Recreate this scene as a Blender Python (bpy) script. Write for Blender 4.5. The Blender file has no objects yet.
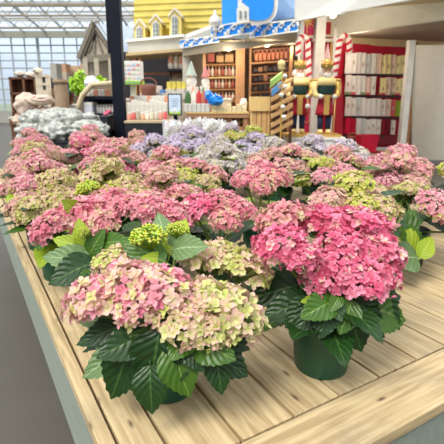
import bpy, math, random
from mathutils import Vector, Matrix, noise
random.seed(7)
C = bpy.context.scene.collection
PI = math.pi
FOC = 440.0; PITCH = math.radians(13); CP, SP = math.cos(PITCH), math.sin(PITCH)
EYE = Vector((0, 0, 1.42))
TZ = .75                                    # top of the wooden bench
TA = math.radians(30.3)                     # heading of its boards

def ray(px, py):
    x = (px-217)/FOC; y = (py-195)/FOC
    return Vector((x, CP-y*SP, -SP-y*CP))
def W(px, py, Y):
    """world point at distance Y down the hall, seen at pixel px,py"""
    d = ray(px, py); return EYE + d*(Y/d.y)
def onz(px, py, z):
    d = ray(px, py); return EYE + d*((z-EYE.z)/d.z)
def uv2w(u, v, z=TZ):
    return Vector((-u*math.sin(TA)+v*math.cos(TA), u*math.cos(TA)+v*math.sin(TA), z))

# ------------------------------------------------------------------ materials
def lin(c):
    r = []
    for x in c[:3]:
        x = x/255
        r.append(x/12.92 if x <= .04045 else ((x+.055)/1.055)**2.4)
    return (r[0], r[1], r[2], 1)
MATS = {}
def _new(name):
    m = bpy.data.materials.new(name); m.use_nodes = True
    nt = m.node_tree; return m, nt, nt.nodes['Principled BSDF']
def mat(name, rgb, rough=.6, metal=0, var=.12, scale=8, bump=0, stretch=None, spec=.5, emit=0, alpha=1):
    if name in MATS: return MATS[name]
    m, nt, b = _new(name); N = nt.nodes; L = nt.links
    tc = N.new('ShaderNodeTexCoord'); mp = N.new('ShaderNodeMapping'); nz = N.new('ShaderNodeTexNoise')
    L.new(tc.outputs['Object'], mp.inputs['Vector']); L.new(mp.outputs[0], nz.inputs['Vector'])
    if stretch: mp.inputs['Scale'].default_value = stretch
    nz.inputs['Scale'].default_value = scale; nz.inputs['Detail'].default_value = 6
    mx = N.new('ShaderNodeMix'); mx.data_type = 'RGBA'
    c = lin(rgb)
    mx.inputs['A'].default_value = tuple(max(0, x*(1-var*1.6)) for x in c[:3])+(1,)
    mx.inputs['B'].default_value = tuple(min(1, x*(1+var*1.6)) for x in c[:3])+(1,)
    L.new(nz.outputs['Fac'], mx.inputs['Factor']); L.new(mx.outputs['Result'], b.inputs['Base Color'])
    b.inputs['Roughness'].default_value = rough; b.inputs['Metallic'].default_value = metal
    b.inputs['Specular IOR Level'].default_value = spec
    if alpha < 1: b.inputs['Alpha'].default_value = alpha
    if bump:
        bp = N.new('ShaderNodeBump'); bp.inputs['Strength'].default_value = bump; bp.inputs['Distance'].default_value = .01
        L.new(nz.outputs['Fac'], bp.inputs['Height']); L.new(bp.outputs[0], b.inputs['Normal'])
    if emit:
        b.inputs['Emission Color'].default_value = c; b.inputs['Emission Strength'].default_value = emit
    MATS[name] = m; return m

def plank_mat(name, ca, cb, cd):
    """weathered board: long grain, knots and grey stains; board length is local X"""
    m, nt, b = _new(name); N = nt.nodes; L = nt.links
    tc = N.new('ShaderNodeTexCoord'); oi = N.new('ShaderNodeObjectInfo')
    ad = N.new('ShaderNodeVectorMath'); ad.operation = 'ADD'
    sc = N.new('ShaderNodeVectorMath'); sc.operation = 'SCALE'; sc.inputs[0].default_value = (37, 11, 5)
    L.new(oi.outputs['Random'], sc.inputs['Scale']); L.new(tc.outputs['Object'], ad.inputs[0]); L.new(sc.outputs[0], ad.inputs[1])
    mp = N.new('ShaderNodeMapping'); mp.inputs['Scale'].default_value = (1.6, 26, 26); L.new(ad.outputs[0], mp.inputs[0])
    g = N.new('ShaderNodeTexNoise'); g.inputs['Scale'].default_value = 3.2; g.inputs['Detail'].default_value = 8; g.inputs['Distortion'].default_value = .4; L.new(mp.outputs[0], g.inputs[0])
    s = N.new('ShaderNodeTexNoise'); s.inputs['Scale'].default_value = 5; s.inputs['Detail'].default_value = 5; L.new(ad.outputs[0], s.inputs[0])
    mp2 = N.new('ShaderNodeMapping'); mp2.inputs['Scale'].default_value = (3, 9, 9); L.new(ad.outputs[0], mp2.inputs[0])
    vo = N.new('ShaderNodeTexVoronoi'); vo.inputs['Scale'].default_value = 2.2; L.new(mp2.outputs[0], vo.inputs['Vector'])
    kr = N.new('ShaderNodeMapRange'); kr.inputs[1].default_value = .03; kr.inputs[2].default_value = .13; kr.inputs[3].default_value = 1; kr.inputs[4].default_value = 0
    L.new(vo.outputs['Distance'], kr.inputs[0])
    gr = N.new('ShaderNodeMapRange'); gr.inputs[1].default_value = .36; gr.inputs[2].default_value = .64; L.new(g.outputs['Fac'], gr.inputs[0])
    m1 = N.new('ShaderNodeMix'); m1.data_type = 'RGBA'; m1.inputs['A'].default_value = lin(cb); m1.inputs['B'].default_value = lin(ca); L.new(gr.outputs[0], m1.inputs['Factor'])
    sr = N.new('ShaderNodeMapRange'); sr.inputs[1].default_value = .52; sr.inputs[2].default_value = .72; sr.inputs[4].default_value = .55; L.new(s.outputs['Fac'], sr.inputs[0])
    m2 = N.new('ShaderNodeMix'); m2.data_type = 'RGBA'; L.new(m1.outputs['Result'], m2.inputs['A']); m2.inputs['B'].default_value = lin(cd); L.new(sr.outputs[0], m2.inputs['Factor'])
    m3 = N.new('ShaderNodeMix'); m3.data_type = 'RGBA'; L.new(m2.outputs['Result'], m3.inputs['A']); m3.inputs['B'].default_value = lin((95, 72, 50)); L.new(kr.outputs[0], m3.inputs['Factor'])
    rv = N.new('ShaderNodeHueSaturation'); vr = N.new('ShaderNodeMapRange'); vr.inputs[3].default_value = .9; vr.inputs[4].default_value = 1.1
    L.new(oi.outputs['Random'], vr.inputs[0]); L.new(vr.outputs[0], rv.inputs['Value']); L.new(m3.outputs['Result'], rv.inputs['Color'])
    L.new(rv.outputs[0], b.inputs['Base Color']); b.inputs['Roughness'].default_value = .75
    bp = N.new('ShaderNodeBump'); bp.inputs['Strength'].default_value = .35; bp.inputs['Distance'].default_value = .003
    L.new(g.outputs['Fac'], bp.inputs['Height']); L.new(bp.outputs[0], b.inputs['Normal'])
    return m

def petal_mat():
    m, nt, b = _new('petals'); N = nt.nodes; L = nt.links
    a = N.new('ShaderNodeAttribute'); a.attribute_name = 'Col'
    L.new(a.outputs['Color'], b.inputs['Base Color']); b.inputs['Roughness'].default_value = .65; b.inputs['Specular IOR Level'].default_value = .25
    t = N.new('ShaderNodeBsdfTranslucent'); L.new(a.outputs['Color'], t.inputs['Color'])
    mx = N.new('ShaderNodeMixShader'); mx.inputs[0].default_value = .3
    L.new(b.outputs[0], mx.inputs[1]); L.new(t.outputs[0], mx.inputs[2]); L.new(mx.outputs[0], nt.nodes['Material Output'].inputs['Surface'])
    return m
PETAL = petal_mat()

def leaf_mat(name, c0, cv, rough=.38):
    m, nt, b = _new(name); N = nt.nodes; L = nt.links
    def math_(op, a, bb=None):
        n = N.new('ShaderNodeMath'); n.operation = op
        for i, x in enumerate((a, bb)):
            if x is None: continue
            if isinstance(x, (int, float)): n.inputs[i].default_value = x
            else: L.new(x, n.inputs[i])
        return n.outputs[0]
    uv = N.new('ShaderNodeUVMap'); sp = N.new('ShaderNodeSeparateXYZ'); L.new(uv.outputs[0], sp.inputs[0])
    av = math_('ABSOLUTE', math_('SUBTRACT', math_('MULTIPLY', sp.outputs['Y'], 2), 1))
    st = math_('SUBTRACT', math_('MULTIPLY', sp.outputs['X'], 6.5), math_('MULTIPLY', av, 2.4))
    fr = math_('FRACT', st)
    tri = math_('ABSOLUTE', math_('SUBTRACT', fr, .5))                 # 0 at the side veins
    vein = N.new('ShaderNodeMapRange'); vein.inputs[1].default_value = .0; vein.inputs[2].default_value = .08; vein.inputs[3].default_value = 1; vein.inputs[4].default_value = 0; L.new(tri, vein.inputs[0])
    mid = N.new('ShaderNodeMapRange'); mid.inputs[1].default_value = .02; mid.inputs[2].default_value = .08; mid.inputs[3].default_value = 1; mid.inputs[4].default_value = 0; L.new(av, mid.inputs[0])
    vv = math_('MAXIMUM', math_('MULTIPLY', vein.outputs[0], .25), mid.outputs[0])
    tc = N.new('ShaderNodeTexCoord'); nz = N.new('ShaderNodeTexNoise'); nz.inputs['Scale'].default_value = 5; L.new(tc.outputs['Object'], nz.inputs[0])
    oi = N.new('ShaderNodeObjectInfo')
    mx = N.new('ShaderNodeMix'); mx.data_type = 'RGBA'; c = lin(c0)
    mx.inputs['A'].default_value = (c[0]*.7, c[1]*.75, c[2]*.75, 1); mx.inputs['B'].default_value = (c[0]*1.35, c[1]*1.25, c[2]*1.2, 1)
    L.new(math_('MULTIPLY', math_('ADD', nz.outputs['Fac'], oi.outputs['Random']), .5), mx.inputs['Factor'])
    m2 = N.new('ShaderNodeMix'); m2.data_type = 'RGBA'; L.new(mx.outputs['Result'], m2.inputs['A']); m2.inputs['B'].default_value = lin(cv); L.new(vv, m2.inputs['Factor'])
    L.new(m2.outputs['Result'], b.inputs['Base Color']); b.inputs['Roughness'].default_value = rough
    b.inputs['Specular IOR Level'].default_value = .45
    bp = N.new('ShaderNodeBump'); bp.inputs['Strength'].default_value = .22; bp.inputs['Distance'].default_value = .05
    L.new(tri, bp.inputs['Height']); L.new(bp.outputs[0], b.inputs['Normal'])
    t = N.new('ShaderNodeBsdfTranslucent'); L.new(m2.outputs['Result'], t.inputs['Color'])
    ms = N.new('ShaderNodeMixShader'); ms.inputs[0].default_value = .18
    L.new(b.outputs[0], ms.inputs[1]); L.new(t.outputs[0], ms.inputs[2]); L.new(ms.outputs[0], nt.nodes['Material Output'].inputs['Surface'])
    return m
LEAF = {'dark': leaf_mat('leaf_dark', (28, 62, 22), (66, 104, 48)),
        'mid': leaf_mat('leaf_mid', (64, 104, 30), (116, 146, 64)),
        'bright': leaf_mat('leaf_bright', (146, 172, 44), (186, 204, 96), .45),
        'pale': leaf_mat('leaf_pale', (112, 142, 92), (160, 184, 134), .45)}
def glass_mat():
    m, nt, b = _new('glazing'); N = nt.nodes; L = nt.links
    t = N.new('ShaderNodeBsdfTransparent'); t.inputs[0].default_value = (.96, .98, 1, 1)
    g = N.new('ShaderNodeBsdfGlossy'); g.inputs['Roughness'].default_value = .05
    mx = N.new('ShaderNodeMixShader'); mx.inputs[0].default_value = .06
    L.new(t.outputs[0], mx.inputs[1]); L.new(g.outputs[0], mx.inputs[2]); L.new(mx.outputs[0], nt.nodes['Material Output'].inputs['Surface'])
    return m
def sleeve_mat():
    m, nt, b = _new('clear_sleeve'); N = nt.nodes; L = nt.links
    b.inputs['Base Color'].default_value = (.86, .87, .88, 1); b.inputs['Roughness'].default_value = .2
    t = N.new('ShaderNodeBsdfTransparent'); nz = N.new('ShaderNodeTexNoise'); nz.inputs['Scale'].default_value = 14
    r = N.new('ShaderNodeMapRange'); r.inputs[1].default_value = .35; r.inputs[2].default_value = .65; r.inputs[3].default_value = .35; r.inputs[4].default_value = .95
    L.new(nz.outputs['Fac'], r.inputs[0])
    mx = N.new('ShaderNodeMixShader'); L.new(r.outputs[0], mx.inputs[0]); L.new(t.outputs[0], mx.inputs[1]); L.new(b.outputs[0], mx.inputs[2])
    L.new(mx.outputs[0], nt.nodes['Material Output'].inputs['Surface']); return m

# ------------------------------------------------------------------ mesh builder
class MB:
    def __init__(s): s.v = []; s.f = []; s.c = []; s.uv = []
    def add(s, vs, fs, col=None):
        o = len(s.v); s.v += [tuple(x) for x in vs]; s.f += [tuple(i+o for i in f) for f in fs]
        if col is not None:
            s.c += col if isinstance(col, list) else [col]*len(vs)
        return o
    def box(s, x0, x1, y0, y1, z0, z1, M=None):
        v = [Vector((x, y, z)) for z in (z0, z1) for y in (y0, y1) for x in (x0, x1)]
        if M: v = [M @ p for p in v]
        s.add(v, [(0,2,3,1), (4,5,7,6), (0,1,5,4), (2,6,7,3), (0,4,6,2), (1,3,7,5)])
    def prism(s, pts, vec):
        n = len(pts); pts = [Vector(p) for p in pts]; vec = Vector(vec)
        s.add(pts+[p+vec for p in pts], [tuple(range(n-1, -1, -1)), tuple(range(n, 2*n))]+[(i, (i+1) % n, n+(i+1) % n, n+i) for i in range(n)])
    def lathe(s, prof, n=16, c=(0, 0, 0), sx=1, sy=1, cap=True):
        vs = []; fs = []
        for r, z in prof:
            for i in range(n):
                a = 2*PI*i/n; vs.append((c[0]+r*sx*math.cos(a), c[1]+r*sy*math.sin(a), c[2]+z))
        for j in range(len(prof)-1):
            for i in range(n):
                k = (i+1) % n; fs.append((j*n+i, j*n+k, (j+1)*n+k, (j+1)*n+i))
        if cap: fs.append(tuple(range(n-1, -1, -1))); fs.append(tuple((len(prof)-1)*n+i for i in range(n)))
        s.add(vs, fs)
    def tube(s, pts, rad, n=8):
        pts = [Vector(p) for p in pts]; vs = []; fs = []
        rr = rad if isinstance(rad, (list, tuple)) else [rad]*len(pts)
        for i, p in enumerate(pts):
            d = (pts[min(i+1, len(pts)-1)]-pts[max(i-1, 0)]).normalized()
            a = d.cross(Vector((.13, .97, .2)) if abs(d.y) < .9 else Vector((1, 0, 0))).normalized(); b = d.cross(a)
            for k in range(n):
                t = 2*PI*k/n; vs.append(p+(a*math.cos(t)+b*math.sin(t))*rr[i])
        for i in range(len(pts)-1):
            for k in range(n):
                q = (k+1) % n; fs.append((i*n+k, i*n+q, (i+1)*n+q, (i+1)*n+k))
        fs.append(tuple(range(n-1, -1, -1))); fs.append(tuple((len(pts)-1)*n+k for k in range(n)))
        s.add(vs, fs)
    def ball(s, c, rx, ry=None, rz=None, n=12, m=8, wob=0, seed=0):
        ry = ry or rx; rz = rz or rx; c = Vector(c); vs = []; fs = []
        for j in range(m+1):
            ph = PI*j/m
            for i in range(n):
                a = 2*PI*i/n; d = Vector((math.sin(ph)*math.cos(a), math.sin(ph)*math.sin(a), math.cos(ph)))
                k = 1+wob*noise.noise(d*2.3+Vector((seed*3.1, seed, 0)))*1.5+(wob*.8*abs(noise.noise(d*6+Vector((seed, 5, seed)))) if wob > .27 else 0)
                vs.append(c+Vector((d.x*rx*k, d.y*ry*k, d.z*rz*k)))
        for j in range(m):
            for i in range(n):
                q = (i+1) % n; fs.append((j*n+i, (j+1)*n+i, (j+1)*n+q, j*n+q))
        s.add(vs, fs)
    def mesh(s, name, m, smooth=False):
        me = bpy.data.meshes.new(name); me.from_pydata(s.v, [], s.f)
        if s.c:
            at = me.color_attributes.new('Col', 'FLOAT_COLOR', 'POINT')
            at.data.foreach_set('color', [x for c in s.c for x in c])
        if s.uv:
            ul = me.uv_layers.new(name='UVMap'); li = [0]*len(me.loops); me.loops.foreach_get('vertex_index', li)
            ul.data.foreach_set('uv', [x for i in li for x in s.uv[i]])
        if smooth: me.polygons.foreach_set('use_smooth', [True]*len(me.polygons))
        me.materials.append(m); me.update(); return me
def link(name, me, parent=None, loc=(0, 0, 0)):
    o = bpy.data.objects.new(name, me); C.objects.link(o); o.location = loc
    if parent: o.parent = parent
    return o
def obj(name, mb, m, parent=None, loc=(0, 0, 0), smooth=False, bevel=0):
    o = link(name, mb.mesh(name, m, smooth), parent, loc)
    if bevel:
        b = o.modifiers.new('bevel', 'BEVEL'); b.width = bevel; b.segments = 2; b.limit_method = 'ANGLE'
    return o
def struct(name, mb, m, **k):
    o = obj(name, mb, m, **k); o['kind'] = 'structure'; return o
def tag(o, label, cat, group=None, kind=None):
    o['label'] = label; o['category'] = cat
    if group: o['group'] = group
    if kind: o['kind'] = kind
    return o
def thing(name, label, cat, loc=(0, 0, 0), rz=0, group=None):
    o = bpy.data.objects.new(name, None); C.objects.link(o); o.location = loc; o.rotation_euler = (0, 0, rz); o.empty_display_size = .05
    return tag(o, label, cat, group)
def dup(root, loc, rz=None, label=None, group=None, scale=None):
    r = root.copy(); C.objects.link(r); r.location = loc
    if rz is not None: r.rotation_euler = (0, 0, rz)
    if scale is not None: r.scale = (scale,)*3 if isinstance(scale, (int, float)) else scale
    if label: r['label'] = label
    if group: r['group'] = group
    for ch in list(root.children):
        c = ch.copy(); C.objects.link(c); c.parent = r
        for g in list(ch.children):
            d = g.copy(); C.objects.link(d); d.parent = c
    return r

# ------------------------------------------------------------------ camera, light
cam = bpy.data.cameras.new('camera'); co = bpy.data.objects.new('camera', cam); C.objects.link(co)
co.location = EYE; co.rotation_euler = (PI/2-PITCH, 0, 0)
cam.sensor_width = 36; cam.lens = 36*FOC/444; cam.shift_x = 5/444; cam.shift_y = -27/444; cam.clip_end = 200
cam.dof.use_dof = True; cam.dof.focus_distance = 1.15; cam.dof.aperture_fstop = 9
sc = bpy.context.scene; sc.camera = co
sc.view_settings.view_transform = 'Standard'; sc.view_settings.look = 'None'; sc.view_settings.gamma = 1
sc.view_settings.exposure = .55
w = bpy.data.worlds.new('world'); sc.world = w; w.use_nodes = True; nt = w.node_tree
bg = nt.nodes['Background']; bg.inputs['Strength'].default_value = 1.08
tc = nt.nodes.new('ShaderNodeTexCoord'); sp = nt.nodes.new('ShaderNodeSeparateXYZ'); cr = nt.nodes.new('ShaderNodeValToRGB')
nt.links.new(tc.outputs['Generated'], sp.inputs[0]); nt.links.new(sp.outputs['Z'], cr.inputs[0]); nt.links.new(cr.outputs[0], bg.inputs['Color'])
e = cr.color_ramp.elements; e[0].position = 0; e[0].color = (.42, .47, .52, 1); e[1].position = .5; e[1].color = (.95, .98, 1.0, 1)
k = e.new(.12); k.color = (.68, .77, .9, 1)
def light(kind, loc, energy, color=(1, 1, 1), size=.3, rot=(0, 0, 0), sizey=None):
    l = bpy.data.lights.new('lamp', kind); l.energy = energy; l.color = color
    if kind == 'AREA':
        l.size = size
        if sizey: l.shape = 'RECTANGLE'; l.size_y = sizey
    elif kind == 'SUN': l.angle = size
    else: l.shadow_soft_size = size
    o = bpy.data.objects.new('lamp', l); C.objects.link(o); o.location = loc; o.rotation_euler = rot; return o
light('SUN', (0, 0, 9), 2.7, (1, .93, .8), math.radians(25), (math.radians(28), math.radians(-24), 0))

# ------------------------------------------------------------------ colours
white = mat('white_paint', (226, 224, 218), .5, var=.04)
cream = mat('cream_paint', (206, 202, 190), .6, var=.05)
greytrim = mat('grey_trim', (176, 174, 164), .65, var=.06)
navy = mat('navy_steel', (8, 14, 32), .6, var=.1, spec=.25)
black = mat('black_frame', (26, 30, 40), .6, var=.15)
red = mat('red_felt', (186, 6, 44), .8, var=.06)
darkred = mat('dark_red', (120, 6, 28), .8, var=.1)
magenta = mat('magenta_panel', (204, 40, 96), .7, var=.08)
gold = mat('gold_glitter', (206, 168, 92), .4, metal=.35, var=.25, scale=40)
palegold = mat('pale_gold', (226, 204, 140), .5, var=.12)
wood = mat('warm_wood', (176, 124, 78), .7, var=.2, scale=6, stretch=(1, 1, 6))
palewood = mat('pale_wood', (226, 192, 128), .7, var=.12, scale=6, stretch=(6, 6, 1))
brown = mat('brown_wood', (112, 74, 52), .75, var=.3)
darkin = mat('dark_interior', (40, 38, 46), .8, var=.3)
tan = mat('tan_ceiling', (190, 168, 128), .8, var=.08)
yellow = mat('yellow_boards', (218, 200, 104), .6, var=.06)
paleyellow = mat('pale_yellow_trim', (232, 212, 130), .6, var=.05)
blue = mat('bright_blue', (22, 142, 240), .5, var=.06)
steelblue = mat('steel_blue_roof', (104, 140, 184), .5, var=.1)
roofblue = mat('pale_metal_roof', (204, 216, 230), .4, var=.05)
plastic = mat('milky_plastic', (176, 178, 172), .28, var=.5, scale=16, bump=1.2)
green = mat('leafy_green', (96, 150, 60), .7, var=.3)
lime = mat('lime_green', (160, 200, 50), .6, var=.2)
GL = glass_mat(); SLEEVE = sleeve_mat()

# ------------------------------------------------------------------ the greenhouse
f = MB(); f.box(-18, 14, -7, 24, -.1, 0)
struct('floor', f, mat('concrete', (88, 84, 76), .6, var=.12, scale=2, bump=.05))
# ground outside
f = MB(); f.box(-60, 60, 24.3, 70, -.3, -.15); struct('trim_1', f, mat('outside_ground', (120, 130, 110), .9))
def glazed(name, idx, p0, p1, z0, z1, step, rows, m):
    p0 = Vector(p0); p1 = Vector(p1); L = (p1-p0).length; d = (p1-p0)/L; nrm = Vector((-d.y, d.x, 0))
    fr = MB(); n = int(L/step)
    R = Matrix(((d.x, nrm.x, 0, p0.x), (d.y, nrm.y, 0, p0.y), (0, 0, 1, 0), (0, 0, 0, 1)))
    for i in range(n+1):
        x = L*i/n; t = .06 if i % 4 == 0 else .022
        fr.box(x-t, x+t, -.04, .04, z0, z1, R)
    for z in rows: fr.box(0, L, -.035, .035, z-.03, z+.03, R)
    wall = MB(); wall.box(0, L, -.08, .08, 0, z0, R); wall.box(0, L, -.12, .12, z1, z1+.22, R)
    struct(name, wall, greytrim)
    o = struct('window_%d' % idx, fr, m)
    g = MB(); g.box(0, L, -.006, .006, z0, z1, R); obj('pane', g, GL, o)
mull = mat('mullion', (178, 184, 186), .6)
glazed('wall_back', 1, (-16, 22, 0), (12, 22, 0), .6, 4.05, .62, (1.1, 1.6, 2.1, 2.6, 2.95, 3.3, 3.65), mull)
glazed('wall_left', 2, (-16, -6, 0), (-16, 22, 0), .6, 4.05, 1.2, (1.6, 2.6, 3.4), mull)
f = MB(); f.box(12, 12.15, -6, 22, 0, 4.2); struct('wall_right', f, cream)
f = MB(); f.box(-16, 12, -6.15, -6, 0, 4.2); struct('wall_front', f, cream)
# gable roof with ridge along X at y = 8
def roofz(y): return 4.2+ (22-y)*.17 if y > 8 else 4.2+(y+6)*.17
g = MB()
g.add([(-16, 22, 4.2), (12, 22, 4.2), (12, 8, 6.58), (-16, 8, 6.58), (-16, -6, 4.2), (12, -6, 4.2)], [(0, 1, 2, 3), (3, 2, 5, 4)])
ceil = struct('ceiling', g, GL)
fr = MB()
for i in range(29):
    x = -16+i
    for (ya, yb) in ((22, 8), (-6, 8)):
        t = .03 if i % 4 == 0 else .013
        fr.prism([(x-t, ya, roofz(ya)), (x+t, ya, roofz(ya)), (x+t, yb, 6.58), (x-t, yb, 6.58)], (0, 0, -.08))
for y in (21, 20, 19, 18, 16.5, 14, 11, 8, 4, 0, -4): fr.box(-16, 12, y-.03, y+.03, roofz(y)-.12, roofz(y)-.03)
obj('rafter', fr, mull, ceil)
# trusses across the far bay
tr = MB()
for y, z0 in ((20.5, 4.55), (18.6, 4.75), (17.2, 4.9)):
    tr.box(-16, 12, y-.05, y+.05, z0, z0+.1); 
    tr.box(-16, 12, y-.05, y+.05, z0-.36, z0-.29)
    for i in range(40):
        x = -16+i*.7; tr.tube([(x, y, z0-.32), (x+.35, y, z0+.05), (x+.7, y, z0-.32)], .018, 5)
struct('trim_2', tr, mat('truss', (150, 140, 120), .6, var=.15))
tr = MB(); tr.box(-16, 12, 21.6, 21.75, 3.95, 4.25)
struct('trim_3', tr, mat('gutter', (150, 150, 138), .6))

# ------------------------------------------------------------------ bench
PL = plank_mat('weathered_board', (206, 184, 144), (168, 144, 106), (134, 122, 102))
bench = thing('display_bench', 'long weathered wooden plank bench with grey side board carrying the hydrangeas', 'bench', uv2w(.615, .167, 0), TA)
# local frame: x = across(v), y = along(u) after rotation TA about Z
V0, U0, UE, VE = .167, .615, 4.42, 2.62
def board(v0, v1, u0, u1, name='board', m=None, z1=TZ, th=.028):
    mb = MB(); L = u1-u0
    mb.box(0, L, -(v1-v0-.007), 0, -th, 0)      # length on local X so the grain follows it
    o = obj(name, mb, m or PL, bench, bevel=.0022)
    o.location = (v0-V0, u0-U0, z1); o.rotation_euler = (0, 0, PI/2); return o
edges = [.167, .205, .287, .42, .555, .687, .819, .962, 1.085, 1.216]
while edges[-1] < VE: edges.append(edges[-1]+.133)
for a, b in zip(edges, edges[1:]):
    cut = 2.3+random.uniform(-.7, .7)
    if b < .3: cut = 3.0
    board(a, b, U0, cut-.004); board(a, b, cut, UE)
VE = edges[-1]
mb = MB(); mb.box(0, VE-V0, 0, .13, -.028, 0)
o = obj('end_board', mb, PL, bench, bevel=.0022); o.location = (0, -.135, TZ)
mb = MB(); mb.box(0, .03, 0, UE-U0+.135, -.19, 0)
o = obj('side_board', mb, mat('grey_board', (138, 148, 138), .8, var=.14, scale=5, stretch=(8, 1, 8), bump=.3), bench); o.location = (.004, -.135, TZ-.03)
mb = MB(); mb.box(0, VE-V0, 0, .03, -.16, 0)
o = obj('front_board', mb, MATS['grey_board'], bench); o.location = (.03, -.13, TZ-.03)
for uu in (.0, 1.0, 2.0, 3.0, 3.7):
    mb = MB(); mb.box(0, VE-V0-.08, 0, .04, -.09, 0); o = obj('joist', mb, brown, bench); o.location = (.04, uu, TZ-.03)
for vv in (.3, 1.4, VE-V0-.15):
    for uu in (.08, 2.05, 3.6):
        mb = MB(); mb.box(0, .09, 0, .09, 0, TZ-.12); o = obj('leg', mb, brown, bench); o.location = (vv, uu, 0)

# ------------------------------------------------------------------ hydrangeas
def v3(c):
    # every pigment lifted towards pale pink, offsetting saturation from bounced light
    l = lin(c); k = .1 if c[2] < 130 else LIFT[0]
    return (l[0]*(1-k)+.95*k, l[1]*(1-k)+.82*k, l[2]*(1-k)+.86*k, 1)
PAL = {  # list of (tip, centre, weight)
 'hot': [((236, 104, 152), (222, 84, 126), 5), ((244, 142, 176), (224, 96, 136), 4), ((224, 72, 126), (206, 56, 106), 3), ((244, 186, 192), (226, 196, 150), 1.2)],
 'hotpale': [((232, 130, 156), (214, 130, 120), 4), ((236, 166, 172), (206, 170, 120), 3), ((226, 200, 160), (190, 190, 100), 1.5)],
 'pink': [((232, 134, 158), (220, 110, 130), 4), ((238, 164, 178), (214, 140, 130), 3), ((222, 106, 140), (210, 90, 110), 2), ((232, 190, 176), (206, 190, 120), 1)],
 'rose': [((238, 176, 184), (214, 196, 120), 4), ((236, 154, 172), (220, 120, 140), 3), ((240, 196, 190), (216, 210, 130), 3), ((228, 120, 156), (212, 84, 120), 1.2), ((226, 214, 150), (200, 206, 90), .9)],
 'rosegreen': [((238, 196, 184), (200, 206, 96), 4), ((222, 218, 150), (186, 200, 80), 5), ((236, 176, 178), (206, 206, 110), 3), ((206, 212, 110), (170, 190, 60), 2)],
 'muted': [((230, 166, 160), (200, 166, 110), 4), ((222, 186, 150), (190, 176, 100), 3), ((234, 152, 166), (206, 140, 120), 3)],
 'mutedgreen': [((222, 196, 140), (190, 186, 90), 4), ((230, 172, 156), (196, 166, 100), 3), ((206, 206, 104), (176, 180, 84), 3)],
 'lime': [((210, 218, 84), (170, 190, 40), 4), ((226, 220, 110), (180, 190, 60), 3), ((224, 178, 140), (190, 180, 80), 2)],
 'purple': [((196, 182, 216), (176, 160, 200), 5), ((208, 198, 224), (180, 168, 204), 3), ((180, 166, 206), (204, 204, 176), 2)],
 'ivory': [((206, 200, 190), (190, 186, 140), 4), ((216, 214, 210), (200, 196, 150), 3), ((196, 188, 204), (180, 170, 180), 2), ((206, 204, 150), (180, 184, 100), 1.5)],
 'lilacwhite': [((200, 190, 216), (190, 180, 180), 4), ((214, 212, 212), (200, 196, 160), 3), ((180, 166, 206), (170, 160, 190), 2)],
}
LIFT = [.13]
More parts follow.
